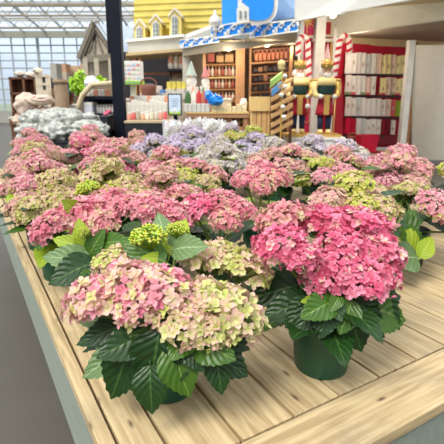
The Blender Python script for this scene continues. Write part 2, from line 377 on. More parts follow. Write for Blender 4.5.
def head_mesh(pal, N=150, R=.075, fl=.0165, hi=False, seed=0, vs=.62, point=.5):
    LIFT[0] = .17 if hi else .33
    rnd = random.Random(seed*91+hash(len(pal))%7+len(pal)); mb = MB(); cols = PAL[pal]
    wts = [c[2] for c in cols]; ga = PI*(3-math.sqrt(5))
    for i in range(N):
        cz = 1-(i+.5)/N*1.22; a = ga*i+rnd.uniform(-.25, .25)
        s_ = math.sqrt(max(0, 1-cz*cz)); d = Vector((s_*math.cos(a), s_*math.sin(a), cz))
        k = 1+.16*noise.noise(d*2.1+Vector((seed*1.7, 0, 0)))*2+rnd.uniform(-.1, .1)
        c = Vector((d.x*R*k, d.y*R*k, d.z*R*vs*k))
        n = (Vector((d.x, d.y, d.z/vs)).normalized()+Vector((rnd.uniform(-.4, .4), rnd.uniform(-.4, .4), rnd.uniform(-.2, .4)))).normalized()
        t = n.cross(Vector((0, 0, 1)) if abs(n.z) < .9 else Vector((1, 0, 0))).normalized(); b = n.cross(t)
        tip, cen, _ = rnd.choices(cols, wts)[0]
        if not hi and cz < .3 and rnd.random() < .28 and pal[0] in 'pmh': tip, cen = (214, 204, 128), (190, 190, 96)   # unripe outer florets
        j = rnd.uniform(.9, 1.08); tipc = [min(1, x*j) for x in v3(tip)[:3]]; cenc = list(v3(cen)[:3])
        r0 = rnd.uniform(0, PI); S = fl*rnd.uniform(.8, 1.15)
        mix = lambda q: (tipc[0]*q+cenc[0]*(1-q), tipc[1]*q+cenc[1]*(1-q), tipc[2]*q+cenc[2]*(1-q), 1)
        for q in range(4):
            an = r0+q*PI/2+rnd.uniform(-.15, .15); dr = t*math.cos(an)+b*math.sin(an); sd = n.cross(dr)
            lf = rnd.uniform(-.1, .85); cv = rnd.uniform(-.15, .3); wd = rnd.uniform(.42, .56)
            def P(u, v, h=0): return c+dr*(u*S*math.cos(lf))+sd*(v*S)+n*(u*S*math.sin(lf)-cv*S*u*u+h*S)
            if hi:
                pts = [P(.03, 0), P(.35, -wd*.72, .06), P(.35, 0, -.04), P(.35, wd*.72, .06), P(.7, -wd*.82*(1-point*.36), .05), P(.7, 0, -.03), P(.7, wd*.82*(1-point*.36), .05), P(.95, -wd*.3*(1-point), .0), P(1.05+.1*point, 0, .02), P(.95, wd*.3*(1-point), .0)]
                col = [mix(0)]+[mix(.6), mix(.35), mix(.6)]+[mix(1), mix(.85), mix(1)]+[mix(1)]*3
                mb.add(pts, [(0, 2, 1), (0, 3, 2), (1, 2, 5, 4), (2, 3, 6, 5), (4, 5, 8, 7), (5, 6, 9, 8)], col)
            else:
                pts = [P(.03, 0), P(.55, -wd, .08), P(.5, 0, -.04), P(.55, wd, .08), P(1.05, 0, .02)]
                mb.add(pts, [(0, 2, 1), (0, 3, 2), (1, 2, 4), (2, 3, 4)], [mix(0), mix(.85), mix(.6), mix(.85), mix(1)])
        e_ = .1*S; h = n*(.12*S)
        ey = tuple(x*.9 for x in cenc)+(1,)
        mb.add([c+t*e_+h*.4, c+b*e_+h*.4, c-t*e_+h*.4, c-b*e_+h*.4, c+h*1.6], [(0, 1, 4), (1, 2, 4), (2, 3, 4), (3, 0, 4)], ey)
        # flower stalk to the middle of the head
        if i % 2 == 0:
            base = Vector((0, 0, -R*vs*.9)); pm = c*.55+base*.45; w_ = .0011 if hi else .0016
            sc_ = (.2, .27, .07, 1)
            mb.add([base+t*w_, base-t*w_, pm-t*w_, pm+t*w_, c-t*w_*.7, c+t*w_*.7], [(0, 1, 2, 3), (3, 2, 4, 5)], sc_)
            mb.add([base+b*w_, base-b*w_, pm-b*w_, pm+b*w_, c-b*w_*.7, c+b*w_*.7], [(0, 1, 2, 3), (3, 2, 4, 5)], sc_)
    return mb.mesh('flower_head', PETAL)
def bud_mesh(seed=0, R=.04):
    rnd = random.Random(seed); mb = MB()
    for i in range(230):
        d = Vector((rnd.gauss(0, 1), rnd.gauss(0, 1), abs(rnd.gauss(0, 1))-.2)).normalized(); c = Vector((d.x*R, d.y*R, d.z*R*.75))*rnd.uniform(.7, 1.05)
        s_ = rnd.uniform(.003, .0052); g_ = lin((rnd.randint(190, 224), rnd.randint(212, 230), rnd.randint(70, 120)))
        mb.add([c+Vector(q)*s_ for q in ((1, 0, 0), (0, 1, 0), (-1, 0, 0), (0, -1, 0), (0, 0, 1), (0, 0, -1))], [(0, 1, 4), (1, 2, 4), (2, 3, 4), (3, 0, 4), (1, 0, 5), (2, 1, 5), (3, 2, 5), (0, 3, 5)], g_)
        if i % 3 == 0:
            b = Vector((0, 0, -R*.6)); t = d.orthogonal().normalized()*.0012
            mb.add([b+t, b-t, c-t, c+t], [(0, 1, 2, 3)], lin((130, 160, 50)))
    return mb.mesh('flower_bud', PETAL)
_H = {}
def head(pal, i, hi=False):
    k = (pal, i % 3, hi)
    if k not in _H:
        _H[k] = head_mesh(pal, N=(92 if pal.startswith('rose') else 150) if hi else 220, fl=(.0228 if pal.startswith('rose') else .0172) if hi else .0128, hi=hi, seed=i % 3+1, point=.9 if pal.startswith('rose') else .35)
    return _H[k]
BUDS = [bud_mesh(1), bud_mesh(2)]
def leaf_mesh(m, droop, seed):
    mb = MB(); n = 18; rnd = random.Random(seed); vs = []; uv = []
    for i in range(n+1):
        u = i/n; wv = .39*math.sin(PI*min(1, u**.82))**.75*(1-.25*u)+.004
        if 1 < i < n-1 and i % 2: wv *= .93
        for j in (-3, -2, -1, 0, 1, 2, 3):
            v = j/3; fold = .06*abs(v)*math.sin(PI*u); rip = .012*math.sin((u*6.5-abs(v)*2.4)*2*PI)*abs(v)
            vs.append((u-.03*abs(v)*(1 if i % 2 else 0), v*wv, -droop*u*u+fold+rip+.03*math.sin(u*5+seed))); uv.append((u, v*.5+.5))
    fs = [(i*7+j, (i+1)*7+j, (i+1)*7+j+1, i*7+j+1) for i in range(n) for j in range(6)]
    mb.add(vs, fs)
    o = len(mb.v)   # petiole
    mb.tube([(-.16, 0, -.02), (-.05, 0, 0), (.03, 0, 0)], [.016, .014, .012], 6)
    uv += [(.5, .5)]*(len(mb.v)-o); mb.uv = uv
    return mb.mesh('leaf', LEAF[m], True)
_L = {}
def leafm(m, k):
    key = (m, k % 4)
    if key not in _L: _L[key] = leaf_mesh(m, (.12, .3, .5, .22)[k % 4], k % 4)
    return _L[key]
def put_leaf(root, base, tip, m='dark', k=0, up=None, wide=1.0):
    """leaf blade from base to tip (root space), facing up"""
    base = Vector(base); tip = Vector(tip); d = tip-base; L = d.length
    dr = (.12, .3, .5, .22)[k % 4]
    up = Vector(up or (0, 0, 1)); x = d.normalized(); y = up.cross(x)
    if y.length < .1: y = Vector((0, 1, 0))
    y.normalize(); z = x.cross(y)
    ang = math.atan(dr); xr = x*math.cos(ang)+z*math.sin(ang); zr = z*math.cos(ang)-x*math.sin(ang); s = L/math.sqrt(1+dr*dr)
    o = bpy.data.objects.new('leaf', leafm(m, k)); C.objects.link(o); o.parent = root
    M = Matrix(((xr.x*s, y.x*s*wide, zr.x*s, base.x), (xr.y*s, y.y*s*wide, zr.y*s, base.y), (xr.z*s, y.z*s*wide, zr.z*s, base.z), (0, 0, 0, 1)))
    o.matrix_local = M; return o
STEM = mat('green_stem', (104, 130, 50), .6, var=.15)
GREENPOT = mat('green_plastic_pot', (22, 78, 56), .38, var=.06, scale=3)
BLACKPOT = mat('black_plastic_pot', (22, 24, 24), .4)
SOIL = mat('potting_soil', (48, 34, 24), .95, var=.4, scale=60, bump=.8)
_pm = {}
def pot(root, m=GREENPOT):
    if m.name not in _pm:
        a = MB(); a.lathe([(.056, 0), (.058, .004), (.0665, .11), (.0675, .118), (.0735, .12), (.0745, .124), (.0755, .142), (.0745, .146), (.071, .146), (.0685, .13), (.066, .12)], 40)
        b = MB(); b.lathe([(.0668, .122), (.03, .127), (.001, .128)], 24, cap=False)
        _pm[m.name] = (a.mesh('pot', m, False), b.mesh('soil', SOIL))
        me = _pm[m.name][0]; me.polygons.foreach_set('use_smooth', [len(p.vertices) == 4 for p in me.polygons])
    p = link('pot', _pm[m.name][0], root); link('soil', _pm[m.name][1], p)
def stem(root, top, r=.0035, off=(0, 0)):
    top = Vector(top); b = Vector((off[0], off[1], .12)); mid = b*.5+top*.5; mid = Vector((mid.x*.75, mid.y*.75, mid.z))
    mb = MB(); mb.tube([b, mid, top*.85+mid*.15, top], [r*1.2, r, r, r*.8], 6); obj('stem', mb, STEM, root, smooth=True)
def add_head(root, p, R, pal, i, hi=False, rot=None, tilt=0, tdir=0, zs=1):
    o = bpy.data.objects.new('flower_head' if pal != 'bud' else 'flower_bud', BUDS[i % 2] if pal == 'bud' else head(pal, i, hi)); C.objects.link(o); o.parent = root
    s = R/(.04 if pal == 'bud' else .075); o.location = p; o.scale = (s, s, s*zs)
    o.rotation_euler = (Matrix.Rotation(tilt, 3, Vector((-math.sin(tdir), math.cos(tdir), 0))) @ Matrix.Rotation(i*1.3 if rot is None else rot, 3, 'Z')).to_euler()
    stem(root, Vector(p)-Vector((0, 0, R*.45)), off=(random.uniform(-.02, .02), random.uniform(-.02, .02)))
def auto_leaves(root, n, r=.17, kinds=('dark', 'dark', 'mid'), z=(.13, .3), L=(.1, .14), skip=None):
    for i in range(n):
        a = i*2.4+random.uniform(-.3, .3)
        if skip and skip(a): continue
        zz = z[0]+(z[1]-z[0])*random.random(); r0 = random.uniform(.03, .07); l = random.uniform(*L)
        b = Vector((math.cos(a)*r0, math.sin(a)*r0, zz)); dz = random.uniform(-.06, .03)
        t = b+Vector((math.cos(a)*l, math.sin(a)*l, dz))
        put_leaf(root, b, t, random.choice(kinds), i)

HN = 0
def plant(base, label, heads, cat='potted plant', hi=False, leaves=14, potm=GREENPOT, lk=('dark', 'dark', 'mid'), group=None, Lr=(.1, .14), zr=(.13, .3), skip=None):
    """heads: (px, py, Y, R, palette) as seen, or local (x, y, z, R, palette) when flagged by a 6th item"""
    global HN
    root = thing('potted_hydrangea', label, cat, base, 0, group)
    pot(root, potm)
    for h in heads:
        HN += 1
        if len(h) == 6: p = Vector(h[:3]); R, pal = h[3], h[4]
        else: p = W(h[0], h[1], h[2])-Vector(base); R, pal = h[3], h[4]
        d = Vector((p.x, p.y)); add_head(root, p, R, pal, HN, hi, tilt=min(.6, d.length*3), tdir=math.atan2(p.y, p.x))
    auto_leaves(root, leaves, kinds=lk, L=Lr, z=zr, skip=skip)
    return root

def tb(px, Y):   # table spot at distance Y in the column of pixel px
    p = W(px, 93, Y); return Vector((p.x, Y, TZ+.0005))

# --- front left plant
A = plant(tb(160, .90), 'pale pink and lime hydrangea with broad leaves hiding its pot, front left of the bench', [
    (92, 301, .84, .056, 'rose'), (124, 287, .87, .064, 'rose'), (162, 290, .83, .058, 'rose'), (136, 306, .80, .045, 'rose'),
    (184, 320, .79, .052, 'rosegreen'), (230, 314, .82, .062, 'rosegreen'), (205, 300, .84, .05, 'rosegreen'), (212, 330, .78, .04, 'rosegreen'),
    (205, 262, 1.0, .06, 'rosegreen'), (243, 269, .98, .062, 'rosegreen'), (222, 256, 1.04, .05, 'rosegreen'), (116, 262, .99, .05, 'rosegreen'),
    (149, 239, .97, .044, 'bud'), (177, 231, .99, .028, 'bud')], hi=True, leaves=10, Lr=(.09, .12), zr=(.1, .2))
def LP(root, bx, by, bY, tx, ty, tY, m, k=0, wide=1.0, up=None):
    o = Vector(root.location); put_leaf(root, W(bx, by, bY)-o, W(tx, ty, tY)-o, m, k, up or (0, -.75, .65), wide)
for a in [(130, 345, .84, 82, 378, .80, 'pale', 0, .9), (125, 325, .86, 76, 345, .84, 'dark', 1, .8), (125, 318, .90, 78, 322, .88, 'pale', 0, .9),
          (150, 330, .80, 130, 376, .78, 'mid', 1, 1), (160, 330, .78, 150, 392, .76, 'dark', 1, 1.25), (185, 345, .77, 205, 372, .74, 'dark', 0, 1.1), (170, 345, .77, 190, 398, .74, 'mid', 0, 1.1),
          (205, 345, .79, 248, 377, .77, 'dark', 3, 1.1), (215, 330, .84, 244, 345, .82, 'pale', 1, 1.0), (225, 320, .88, 258, 328, .90, 'mid', 0, .9),
          (135, 340, .8, 110, 400, .78, 'dark', 0, 1.0), (215, 350, .78, 222, 395, .74, 'dark', 1, 1.1), (150, 365, .76, 152, 415, .73, 'dark', 0, 1.1),
          (145, 335, .81, 96, 358, .76, 'dark', 1, 1.1), (195, 340, .78, 236, 360, .74, 'mid', 0, 1.2), (180, 340, .79, 176, 385, .74, 'dark', 0, 1.3), (140, 330, .82, 118, 362, .78, 'dark', 0, 1.2),
          (200, 335, .8, 212, 372, .76, 'dark', 1, 1.2), (160, 325, .82, 140, 350, .77, 'mid', 0, 1.2), (215, 330, .82, 250, 350, .8, 'dark', 1, 1.1), (120, 315, .88, 92, 334, .86, 'mid', 0, 1), (190, 330, .79, 170, 362, .74, 'mid', 3, 1.3),
          (165, 250, .97, 135, 243, 1.03, 'bright', 0, .8), (165, 262, .94, 120, 240, 1.0, 'mid', 3, .8), (172, 250, .97, 208, 246, .93, 'pale', 0, 1.0),
          (170, 255, .97, 186, 218, 1.04, 'bright', 0, .9), (168, 250, .98, 158, 212, 1.04, 'pale', 1, .9), (165, 260, .96, 140, 258, .93, 'bright', 1, .8)]:
    LP(A, *a)

# --- front right plant
B = plant(Vector((.262, .99, TZ+.0005)), 'deep pink hydrangea in a dark green plastic pot at the front right', [
    (325, 226, 1.1, .07, 'hot'), (362, 229, 1.09, .074, 'hot'), (344, 246, 1.02, .06, 'hot'), (379, 252, 1.03, .06, 'hot'), (326, 278, .95, .056, 'hot'),
    (360, 279, .94, .062, 'hot'), (381, 275, .98, .045, 'hot'), (340, 265, .95, .05, 'hot'), (279, 245, .97, .058, 'hot'), (299, 257, .93, .042, 'hot'), (280, 220, 1.08, .06, 'hotpale'), (298, 223, 1.12, .05, 'hotpale')],
    hi=True, leaves=12, Lr=(.1, .13), zr=(.13, .2))
for a in [(310, 300, .95, 262, 318, .93, 'dark', 1, 1), (300, 285, .98, 246, 300, .98, 'dark', 0, 1), (312, 300, .92, 285, 328, .90, 'dark', 1, 1.1), (300, 278, 1.05, 258, 278, 1.1, 'dark', 0, .9),
          (330, 305, .90, 318, 340, .86, 'dark', 1, 1.1), (345, 305, .90, 362, 352, .88, 'dark', 1, 1.2), (360, 305, .92, 407, 320, .95, 'mid', 0, 1.1), (355, 298, .98, 402, 296, 1.04, 'dark', 0, 1),
          (335, 300, .90, 300, 318, .86, 'mid', 0, 1), (350, 300, .92, 385, 338, .90, 'dark', 1, 1), (325, 298, .92, 300, 302, .90, 'bright', 1, .7), (340, 295, .90, 330, 312, .87, 'mid', 0, 1), (352, 300, .9, 340, 335, .86, 'mid', 0, 1.1), (320, 300, .92, 296, 332, .88, 'dark', 0, 1.1), (370, 295, .96, 400, 330, .93, 'dark', 1, 1.2), (330, 300, .9, 342, 322, .86, 'dark', 1, 1.3), (365, 300, .95, 378, 310, .9, 'dark', 3, 1.2)]:
    LP(B, *a)

for o in B.children:
    if o.name.startswith('pot'): o.scale = (1.13, 1.13, 1.06)
# --- second row
Cc = plant(tb(112, 1.30), 'pink hydrangea with olive leaves at the left bench edge behind the pale front-left one', [
    (50, 227, 1.22, .058, 'pink'), (80, 215, 1.26, .066, 'pink'), (114, 206, 1.30, .07, 'pink'), (146, 210, 1.27, .064, 'pink'), (178, 216, 1.28, .055, 'pink'),
    (100, 224, 1.2, .05, 'hotpale'), (88, 190, 1.36, .038, 'bud'), (83, 232, 1.14, .018, 'bud')], hi=True, leaves=12, lk=('dark', 'mid', 'mid'))
for a in [(88, 250, 1.16, 52, 238, 1.16, 'bright', 0, .8), (86, 248, 1.15, 78, 218, 1.17, 'bright', 0, .9), (90, 248, 1.15, 116, 232, 1.17, 'bright', 0, .9), (90, 255, 1.14, 105, 228, 1.15, 'mid', 1, 1),
          (92, 262, 1.13, 42, 256, 1.12, 'pale', 0, .9), (95, 262, 1.12, 48, 284, 1.06, 'dark', 0, 1.1), (85, 258, 1.14, 60, 268, 1.1, 'mid', 1, 1), (80, 215, 1.25, 62, 200, 1.2, 'bright', 0, 1),
          (60, 232, 1.24, 30, 238, 1.3, 'dark', 0, .9), (95, 270, 1.1, 78, 290, 1.05, 'mid', 0, 1), (100, 245, 1.15, 130, 240, 1.12, 'mid', 0, .9)]:
    LP(Cc, *a)
D = plant(tb(218, 1.36), 'small bright pink hydrangea in the middle, just behind the pale front-left one', [
    (196, 208, 1.32, .052, 'hot'), (222, 202, 1.34, .052, 'pink'), (240, 210, 1.30, .046, 'pink'), (226, 220, 1.26, .045, 'hotpale'), (178, 195, 1.42, .045, 'hotpale')],
    hi=True, leaves=14, zr=(.13, .24))
G = plant(tb(262, 1.72), 'pink hydrangea with bare green stems showing, middle of the bench beside dark gap', [
    (246, 180, 1.66, .05, 'pink'), (262, 171, 1.72, .058, 'pink'), (278, 178, 1.66, .05, 'hotpale'), (262, 186, 1.60, .045, 'hotpale')],
    hi=True, leaves=12, lk=('mid', 'bright', 'dark'), zr=(.13, .24))
R_ = plant(onz(412, 268, TZ).xy.to_3d()+Vector((0, .05, TZ+.0005)), 'muted pink and yellow hydrangea in a black pot, right picture edge', [
    (372, 199, 1.6, .055, 'mutedgreen'), (436, 206, 1.55, .07, 'pink'), (410, 192, 1.75, .06, 'mutedgreen'), (460, 225, 1.5, .06, 'pink')], potm=BLACKPOT, leaves=12, lk=('dark', 'mid'), hi=False)
for a in [(415, 255, 1.48, 388, 224, 1.5, 'bright', 0, 1.1), (418, 258, 1.46, 388, 258, 1.42, 'pale', 0, 1.3), (415, 250, 1.5, 402, 222, 1.5, 'mid', 0, 1.1), (420, 258, 1.46, 432, 236, 1.5, 'bright', 0, 1), (412, 240, 1.5, 385, 205, 1.6, 'mid', 0, 1.1)]:
    LP(R_, *a)

H_ = plant(tb(283, 2.45), 'broad dusty salmon hydrangea behind the pink one on bare stems', [
    (256, 163, 2.4, .064, 'muted'), (272, 156, 2.5, .07, 'muted'), (292, 153, 2.5, .068, 'hotpale'), (311, 160, 2.45, .062, 'muted'), (285, 166, 2.35, .06, 'hotpale'), (304, 170, 2.35, .055, 'muted')], leaves=16, Lr=(.12, .16), zr=(.14, .3))
K_ = plant(tb(186, 1.97), 'lime-yellow hydrangea edged with pink, just behind the small bright pink one', [
    (160, 178, 1.93, .055, 'lime'), (185, 177, 1.93, .055, 'lime'), (207, 184, 1.9, .055, 'mutedgreen'), (173, 168, 2.05, .06, 'hotpale'), (196, 168, 2.08, .06, 'pink'), (216, 175, 2.02, .055, 'hotpale')], leaves=16, lk=('mid', 'bright', 'dark'), Lr=(.12, .16), zr=(.14, .3))
I_ = plant(tb(328, 2.03), 'pink and yellow hydrangea right behind the deep pink front-right plant', [
    (304, 181, 2.0, .045, 'lime'), (322, 166, 2.1, .06, 'lime'), (324, 178, 1.96, .055, 'pink'), (345, 174, 1.98, .06, 'pink'), (352, 163, 2.1, .06, 'hotpale')], leaves=16, Lr=(.12, .16), zr=(.14, .3))
J_ = plant(tb(196, 3.2), 'broad purple hydrangea above bright leaves, centre back of the bench', [
    (178, 141, 3.15, .075, 'purple'), (196, 136, 3.25, .08, 'purple'), (214, 141, 3.2, .07, 'lilacwhite'), (200, 146, 3.1, .07, 'purple'), (184, 149, 3.08, .06, 'purple'), (206, 151, 3.05, .05, 'ivory')], leaves=20, lk=('mid', 'bright', 'dark'), Lr=(.13, .18), zr=(.12, .28))

# --- the rest of the bench, each plant with its own heads and colours
def canopy(n, pals, r=.1, z0=.31, R=(.056, .068), seed=0):
    rnd = random.Random(seed); out = [(rnd.uniform(-.02, .02), rnd.uniform(-.02, .02), z0+.05, rnd.uniform(*R), pals[0], 1)]
    for i in range(n-1):
        a = 2*PI*i/(n-1)+rnd.uniform(-.25, .25)+seed; rr = r*rnd.uniform(.85, 1.15)
        out.append((rr*math.cos(a), rr*math.sin(a), z0-rnd.uniform(0, .045), rnd.uniform(*R), pals[(i+1) % len(pals)], 1))
    return out
rest = [
 # px, py of the crown, palettes, heads, label
 (48, 186, ['mutedgreen', 'muted', 'mutedgreen'], 7, 'dusty pink and green hydrangea at the left bench edge, third from the front', 0),
 (108, 181, ['mutedgreen', 'lime', 'mutedgreen'], 7, 'olive-yellow fading hydrangea left of centre, behind the tall lime flower bud', 1),
 (160, 186, ['muted', 'mutedgreen', 'hotpale'], 6, 'dusty pink hydrangea in front of the lime-yellow one with pink edges', 2),
 (352, 170, ['hotpale', 'pink', 'muted'], 6, 'soft pink hydrangea standing just behind the black-potted one at right', 6),
 (392, 186, ['lime', 'mutedgreen', 'muted'], 7, 'yellow-green hydrangea directly behind the right half of the deep pink front one', 7),
 (22, 168, ['pink', 'hotpale'], 6, 'rosy hydrangea cut off by left picture edge, behind the dusty green one', 8),
 (72, 163, ['hotpale', 'pink', 'muted'], 7, 'dusty rose hydrangea in front of a brighter pink pair, far left', 9),
 (35, 155, ['mutedgreen', 'muted'], 6, 'brownish green fading hydrangea far left among pink ones', 10),
 (120, 158, ['pink', 'hot', 'pink'], 7, 'vivid pink hydrangea behind the olive-yellow one', 11),
 (160, 162, ['pink', 'hotpale', 'pink'], 7, 'pink hydrangea left of the green leaves under the purple flowers', 12),
 (330, 163, ['hotpale', 'lime', 'muted'], 6, 'pink hydrangea with a yellow crown below the lilac-white ones at right', 16),
 (372, 163, ['pink', 'hotpale'], 7, 'light pink hydrangea near the right edge, below the white post ending the towel wall', 17),
 (408, 161, ['lime', 'hotpale'], 6, 'yellow-pink hydrangea at the far right bench corner', 18),
 (50, 146, ['pink', 'hotpale'], 7, 'pink hydrangea far left, in front of the milky plastic bags', 20),
 (85, 148, ['hot', 'pink'], 6, 'strong pink hydrangea in the hollow of the far left group', 21),
 (104, 140, ['pink', 'hotpale', 'pink'], 7, 'pink hydrangea in front of the dark steel post, left part', 22),
 (130, 150, ['hotpale', 'muted'], 6, 'pale pink hydrangea front-left of the leftmost small purple one', 23),
 (30, 136, ['pink', 'muted'], 6, 'pink hydrangea at the far left back corner of the bench', 24),
 (88, 133, ['pink', 'pink', 'hotpale'], 7, 'rearmost pink hydrangea left of the dark steel post', 25),
 (127, 139, ['muted', 'hotpale'], 5, 'dusty rose hydrangea right of the dark steel post', 26),
 (149, 147, ['purple', 'lilacwhite'], 5, 'small purple hydrangea, leftmost of the purple ones', 27),
 (168, 151, ['purple', 'lime'], 4, 'small pale purple hydrangea with a yellow flower, second from left of the purples', 28),
 (222, 147, ['ivory', 'ivory', 'lilacwhite'], 7, 'ivory hydrangea between two purple ones', 30),
 (258, 144, ['purple', 'purple', 'purple'], 7, 'purple hydrangea below the pale wooden crate', 31),
 (243, 156, ['ivory', 'ivory'], 6, 'grey-white hydrangea below the purple one, right of the leafy gap', 32),
 (280, 150, ['ivory', 'lilacwhite'], 5, 'off-white hydrangea behind the dusty salmon one', 33),
 (305, 146, ['lilacwhite', 'ivory'], 6, 'lilac-white hydrangea below the nutcracker figures', 34),
 (334, 153, ['lilacwhite', 'ivory', 'purple'], 6, 'lilac-white hydrangea left of the red tub', 35),
 (190, 133, ['lilacwhite', 'purple'], 6, 'pale lilac hydrangea in front of the clear plastic sleeves', 36),
 (232, 131, ['lilacwhite', 'ivory', 'lime'], 6, 'whitish lilac hydrangea, rearmost at bench centre', 37),
 (250, 133, ['lime', 'lilacwhite'], 5, 'yellow-green and lilac hydrangea, rearmost beside the wooden crate', 38),
]
fixed = [Vector(o.location) for o in C.objects if o.name.startswith('potted_hydrangea')]
spots = [onz(r_[0], r_[1], TZ+.335).xy for r_ in rest]; home = [q.copy() for q in spots]
for it in range(300):
    for i, q in enumerate(spots):
        for j, f_ in enumerate([x.xy for x in fixed]+spots):
            if j-len(fixed) == i: continue
            d = q-f_; need = .335
            if 0 < d.length < need: q += d.normalized()*(need-d.length)*.3
        q += (home[i]-q)*.006
        u_ = -q.x*math.sin(TA)+q.y*math.cos(TA); v_ = q.x*math.cos(TA)+q.y*math.sin(TA)
        u_ = min(max(u_, .75), 4.3); v_ = min(max(v_, .27), 2.5); w_ = uv2w(u_, v_); q.x, q.y = w_.x, w_.y
for (px, py, pals, n, lab, sd), p in zip(rest, spots):
    lk = ('dark', 'mid', 'mid', 'dark', 'bright')
    if sd in (29, 3, 16): lk = ('mid', 'bright', 'dark')
    root = plant(Vector((p.x, p.y, TZ+.0005)), lab, canopy(n, pals, seed=sd), leaves=16, lk=lk, Lr=(.12, .16), zr=(.14, .32))
    root.rotation_euler.z = sd*.7

# ------------------------------------------------------------------ the shops behind
def wall_poly(name, pts, Y, th, m, parent=None, back=True):
    """panel outlined by picture points at distance(s) Y, th thick going away"""
    mb = MB(); P = [W(px, py, Y if not isinstance(Y, (list, tuple)) else Y[i]) for i, (px, py) in enumerate(pts)]
    mb.prism(P, (0, th, 0)); return obj(name, mb, m, parent)
def pbox(mb, x0, y0, x1, y1, Y, th, ydepth2=None):
    """upright box that reads x0..x1, y0..y1 from the camera at distance Y"""
    a = W(x0, y1, Y); b = W(x1, y0, Y); mb.box(a.x, b.x, Y, Y+th, a.z, b.z); return a, b
def bulb(px, py, Y, label, r=.05, warm=(1, .84, .6), en=14):
    p = W(px, py, Y); t = thing('ceiling_spotlight', label, 'light', p)
    a = MB(); a.ball((0, 0, 0), r, r, r*.8, 14, 8); obj('lens', a, mat('lamp_glow', (255, 236, 180), .4, emit=3.5), t, smooth=True)
    b = MB(); b.lathe([(r*1.2, .02), (r*1.25, .03), (r*1.1, .10), (r*.6, .13)], 16); obj('housing', b, cream, t, smooth=True)
    light('POINT', p-Vector((0, .1, .12)), en, warm, .1); return t

# --- grey gabled cottage
gh = thing('gabled_cottage', 'grey timber cottage facade with steep gable and pale metal roof', 'building', Vector((W(97, 93, 13).x, 13, 0)))
def sub(root, name, mb, m, smooth=False, parent=None):
    """builds in world space then parents to root at its place"""
    L = Vector(root.location); mb.v = [(a-L.x, b-L.y, c-L.z) for a, b, c in mb.v]
    return obj(name, mb, m, parent or root, smooth=smooth)
greywood = mat('grey_wood', (186, 174, 156), .8, var=.12)
mb = MB(); mb.prism([W(86, 57, 13), W(94, 29, 13), W(111, 55, 13)], (0, .1, 0)); sub(gh, 'gable_boards', mb, greywood)
for a, b in (((79, 59), (94, 22)), ((94, 22), (116, 56)), ((80, 60), (116, 56))):
    mb = MB(); p, q = W(a[0], a[1], 12.9), W(b[0], b[1], 12.9); d = (q-p).normalized(); n = d.cross(Vector((0, 1, 0)))*.09
    mb.prism([p-n, q-n, q+n, p+n], (0, .25, 0)); sub(gh, 'gable_trim', mb, mat('dark_grey_wood', (132, 124, 112), .8))
for a, b in (((94, 32), (94, 55)), ((88, 52), (96, 34)), ((102, 52), (95, 34))):
    mb = MB(); p, q = W(a[0], a[1], 12.95), W(b[0], b[1], 12.95); d = (q-p).normalized(); n = d.cross(Vector((0, 1, 0)))*.03
    mb.prism([p-n, q-n, q+n, p+n], (0, .05, 0)); sub(gh, 'gable_brace', mb, MATS['dark_grey_wood'])
mb = MB(); mb.prism([W(95, 23, 12.8), W(118, 57, 12.8), W(150, 54, 14.5), W(137, 27, 14.5)], (.02, .1, -.05)); sub(gh, 'roof', mb, roofblue)
mb = MB(); mb.prism([W(94, 23, 12.85), W(79, 59, 12.85), W(84, 58, 16), W(97, 28, 16)], (.05, .1, -.05)); sub(gh, 'roof', mb, MATS['dark_grey_wood'])
for x in (87, 98, 112):
    mb = MB(); a = W(x-2.3, 93, 12.9); b = W(x+2.3, 93, 12.9); mb.box(a.x, b.x, 12.9, 13.1, 0, W(x, 58, 12.9).z); sub(gh, 'porch_post', mb, greywood)
mb = MB(); a = W(84, 93, 14); b = W(135, 93, 14); mb.box(a.x, b.x, 14, 14.15, 0, W(90, 56, 14).z); sub(gh, 'rear_wall', mb, mat('beige_wall', (190, 178, 158), .8))

# --- yellow house with dormers
yh = thing('yellow_shop_house', 'yellow boarded shop house with three arched dormers over a grey eave', 'building', Vector((W(165, 93, 10.6).x, 10.6, 0)))
mb = MB(); mb.prism([W(134, 45, 11), W(187, 37, 10.8), W(232, 20, 10.6), W(232, -40, 10.6), W(134, -40, 11)], (0, .15, 0)); sub(yh, 'upper_wall', mb, yellow)
bl = MB()
for i in range(16):
    z = 2.6+i*.14; x0 = W(134, 93, 10.9).x; x1 = W(232, 93, 10.6).x
    bl.prism([(x0, 10.98, z), (x1, 10.58, z), (x1, 10.58, z+.012), (x0, 10.98, z+.012)], (0, .03, 0))
sub(yh, 'clapboard_line', bl, mat('yellow_shade_line', (208, 190, 100), .6))
mb = MB(); mb.prism([W(128, 41, 10.4), W(183, 35.5, 10.1), W(183, 49, 10.1), W(128, 53, 10.4)], (0, .5, 0)); sub(yh, 'eave', mb, greytrim)
mb = MB(); mb.prism([W(126, 39.5, 10.35), W(184, 34, 10.0), W(184, 36.5, 10.0), W(126, 42, 10.35)], (0, .5, 0)); sub(yh, 'gutter', mb, white)
mb = MB(); mb.prism([W(183, 35.5, 10.1), W(213, 24, 9.7), W(213, 29, 9.7), W(183, 39, 10.1)], (0, .4, 0)); sub(yh, 'cornice', mb, white)
mb = MB(); mb.prism([W(183, 38, 10.1), W(213, 28, 9.7), W(213, 39, 9.7), W(183, 46, 10.1)], (0, .3, 0)); sub(yh, 'cornice_board', mb, greytrim)
mb = MB(); mb.prism([W(126, 53, 10.4), W(186, 48, 9.9), W(186, 54, 11.4), W(126, 59, 11.4)], (0, .02, -.06)); sub(yh, 'soffit', mb, tan)
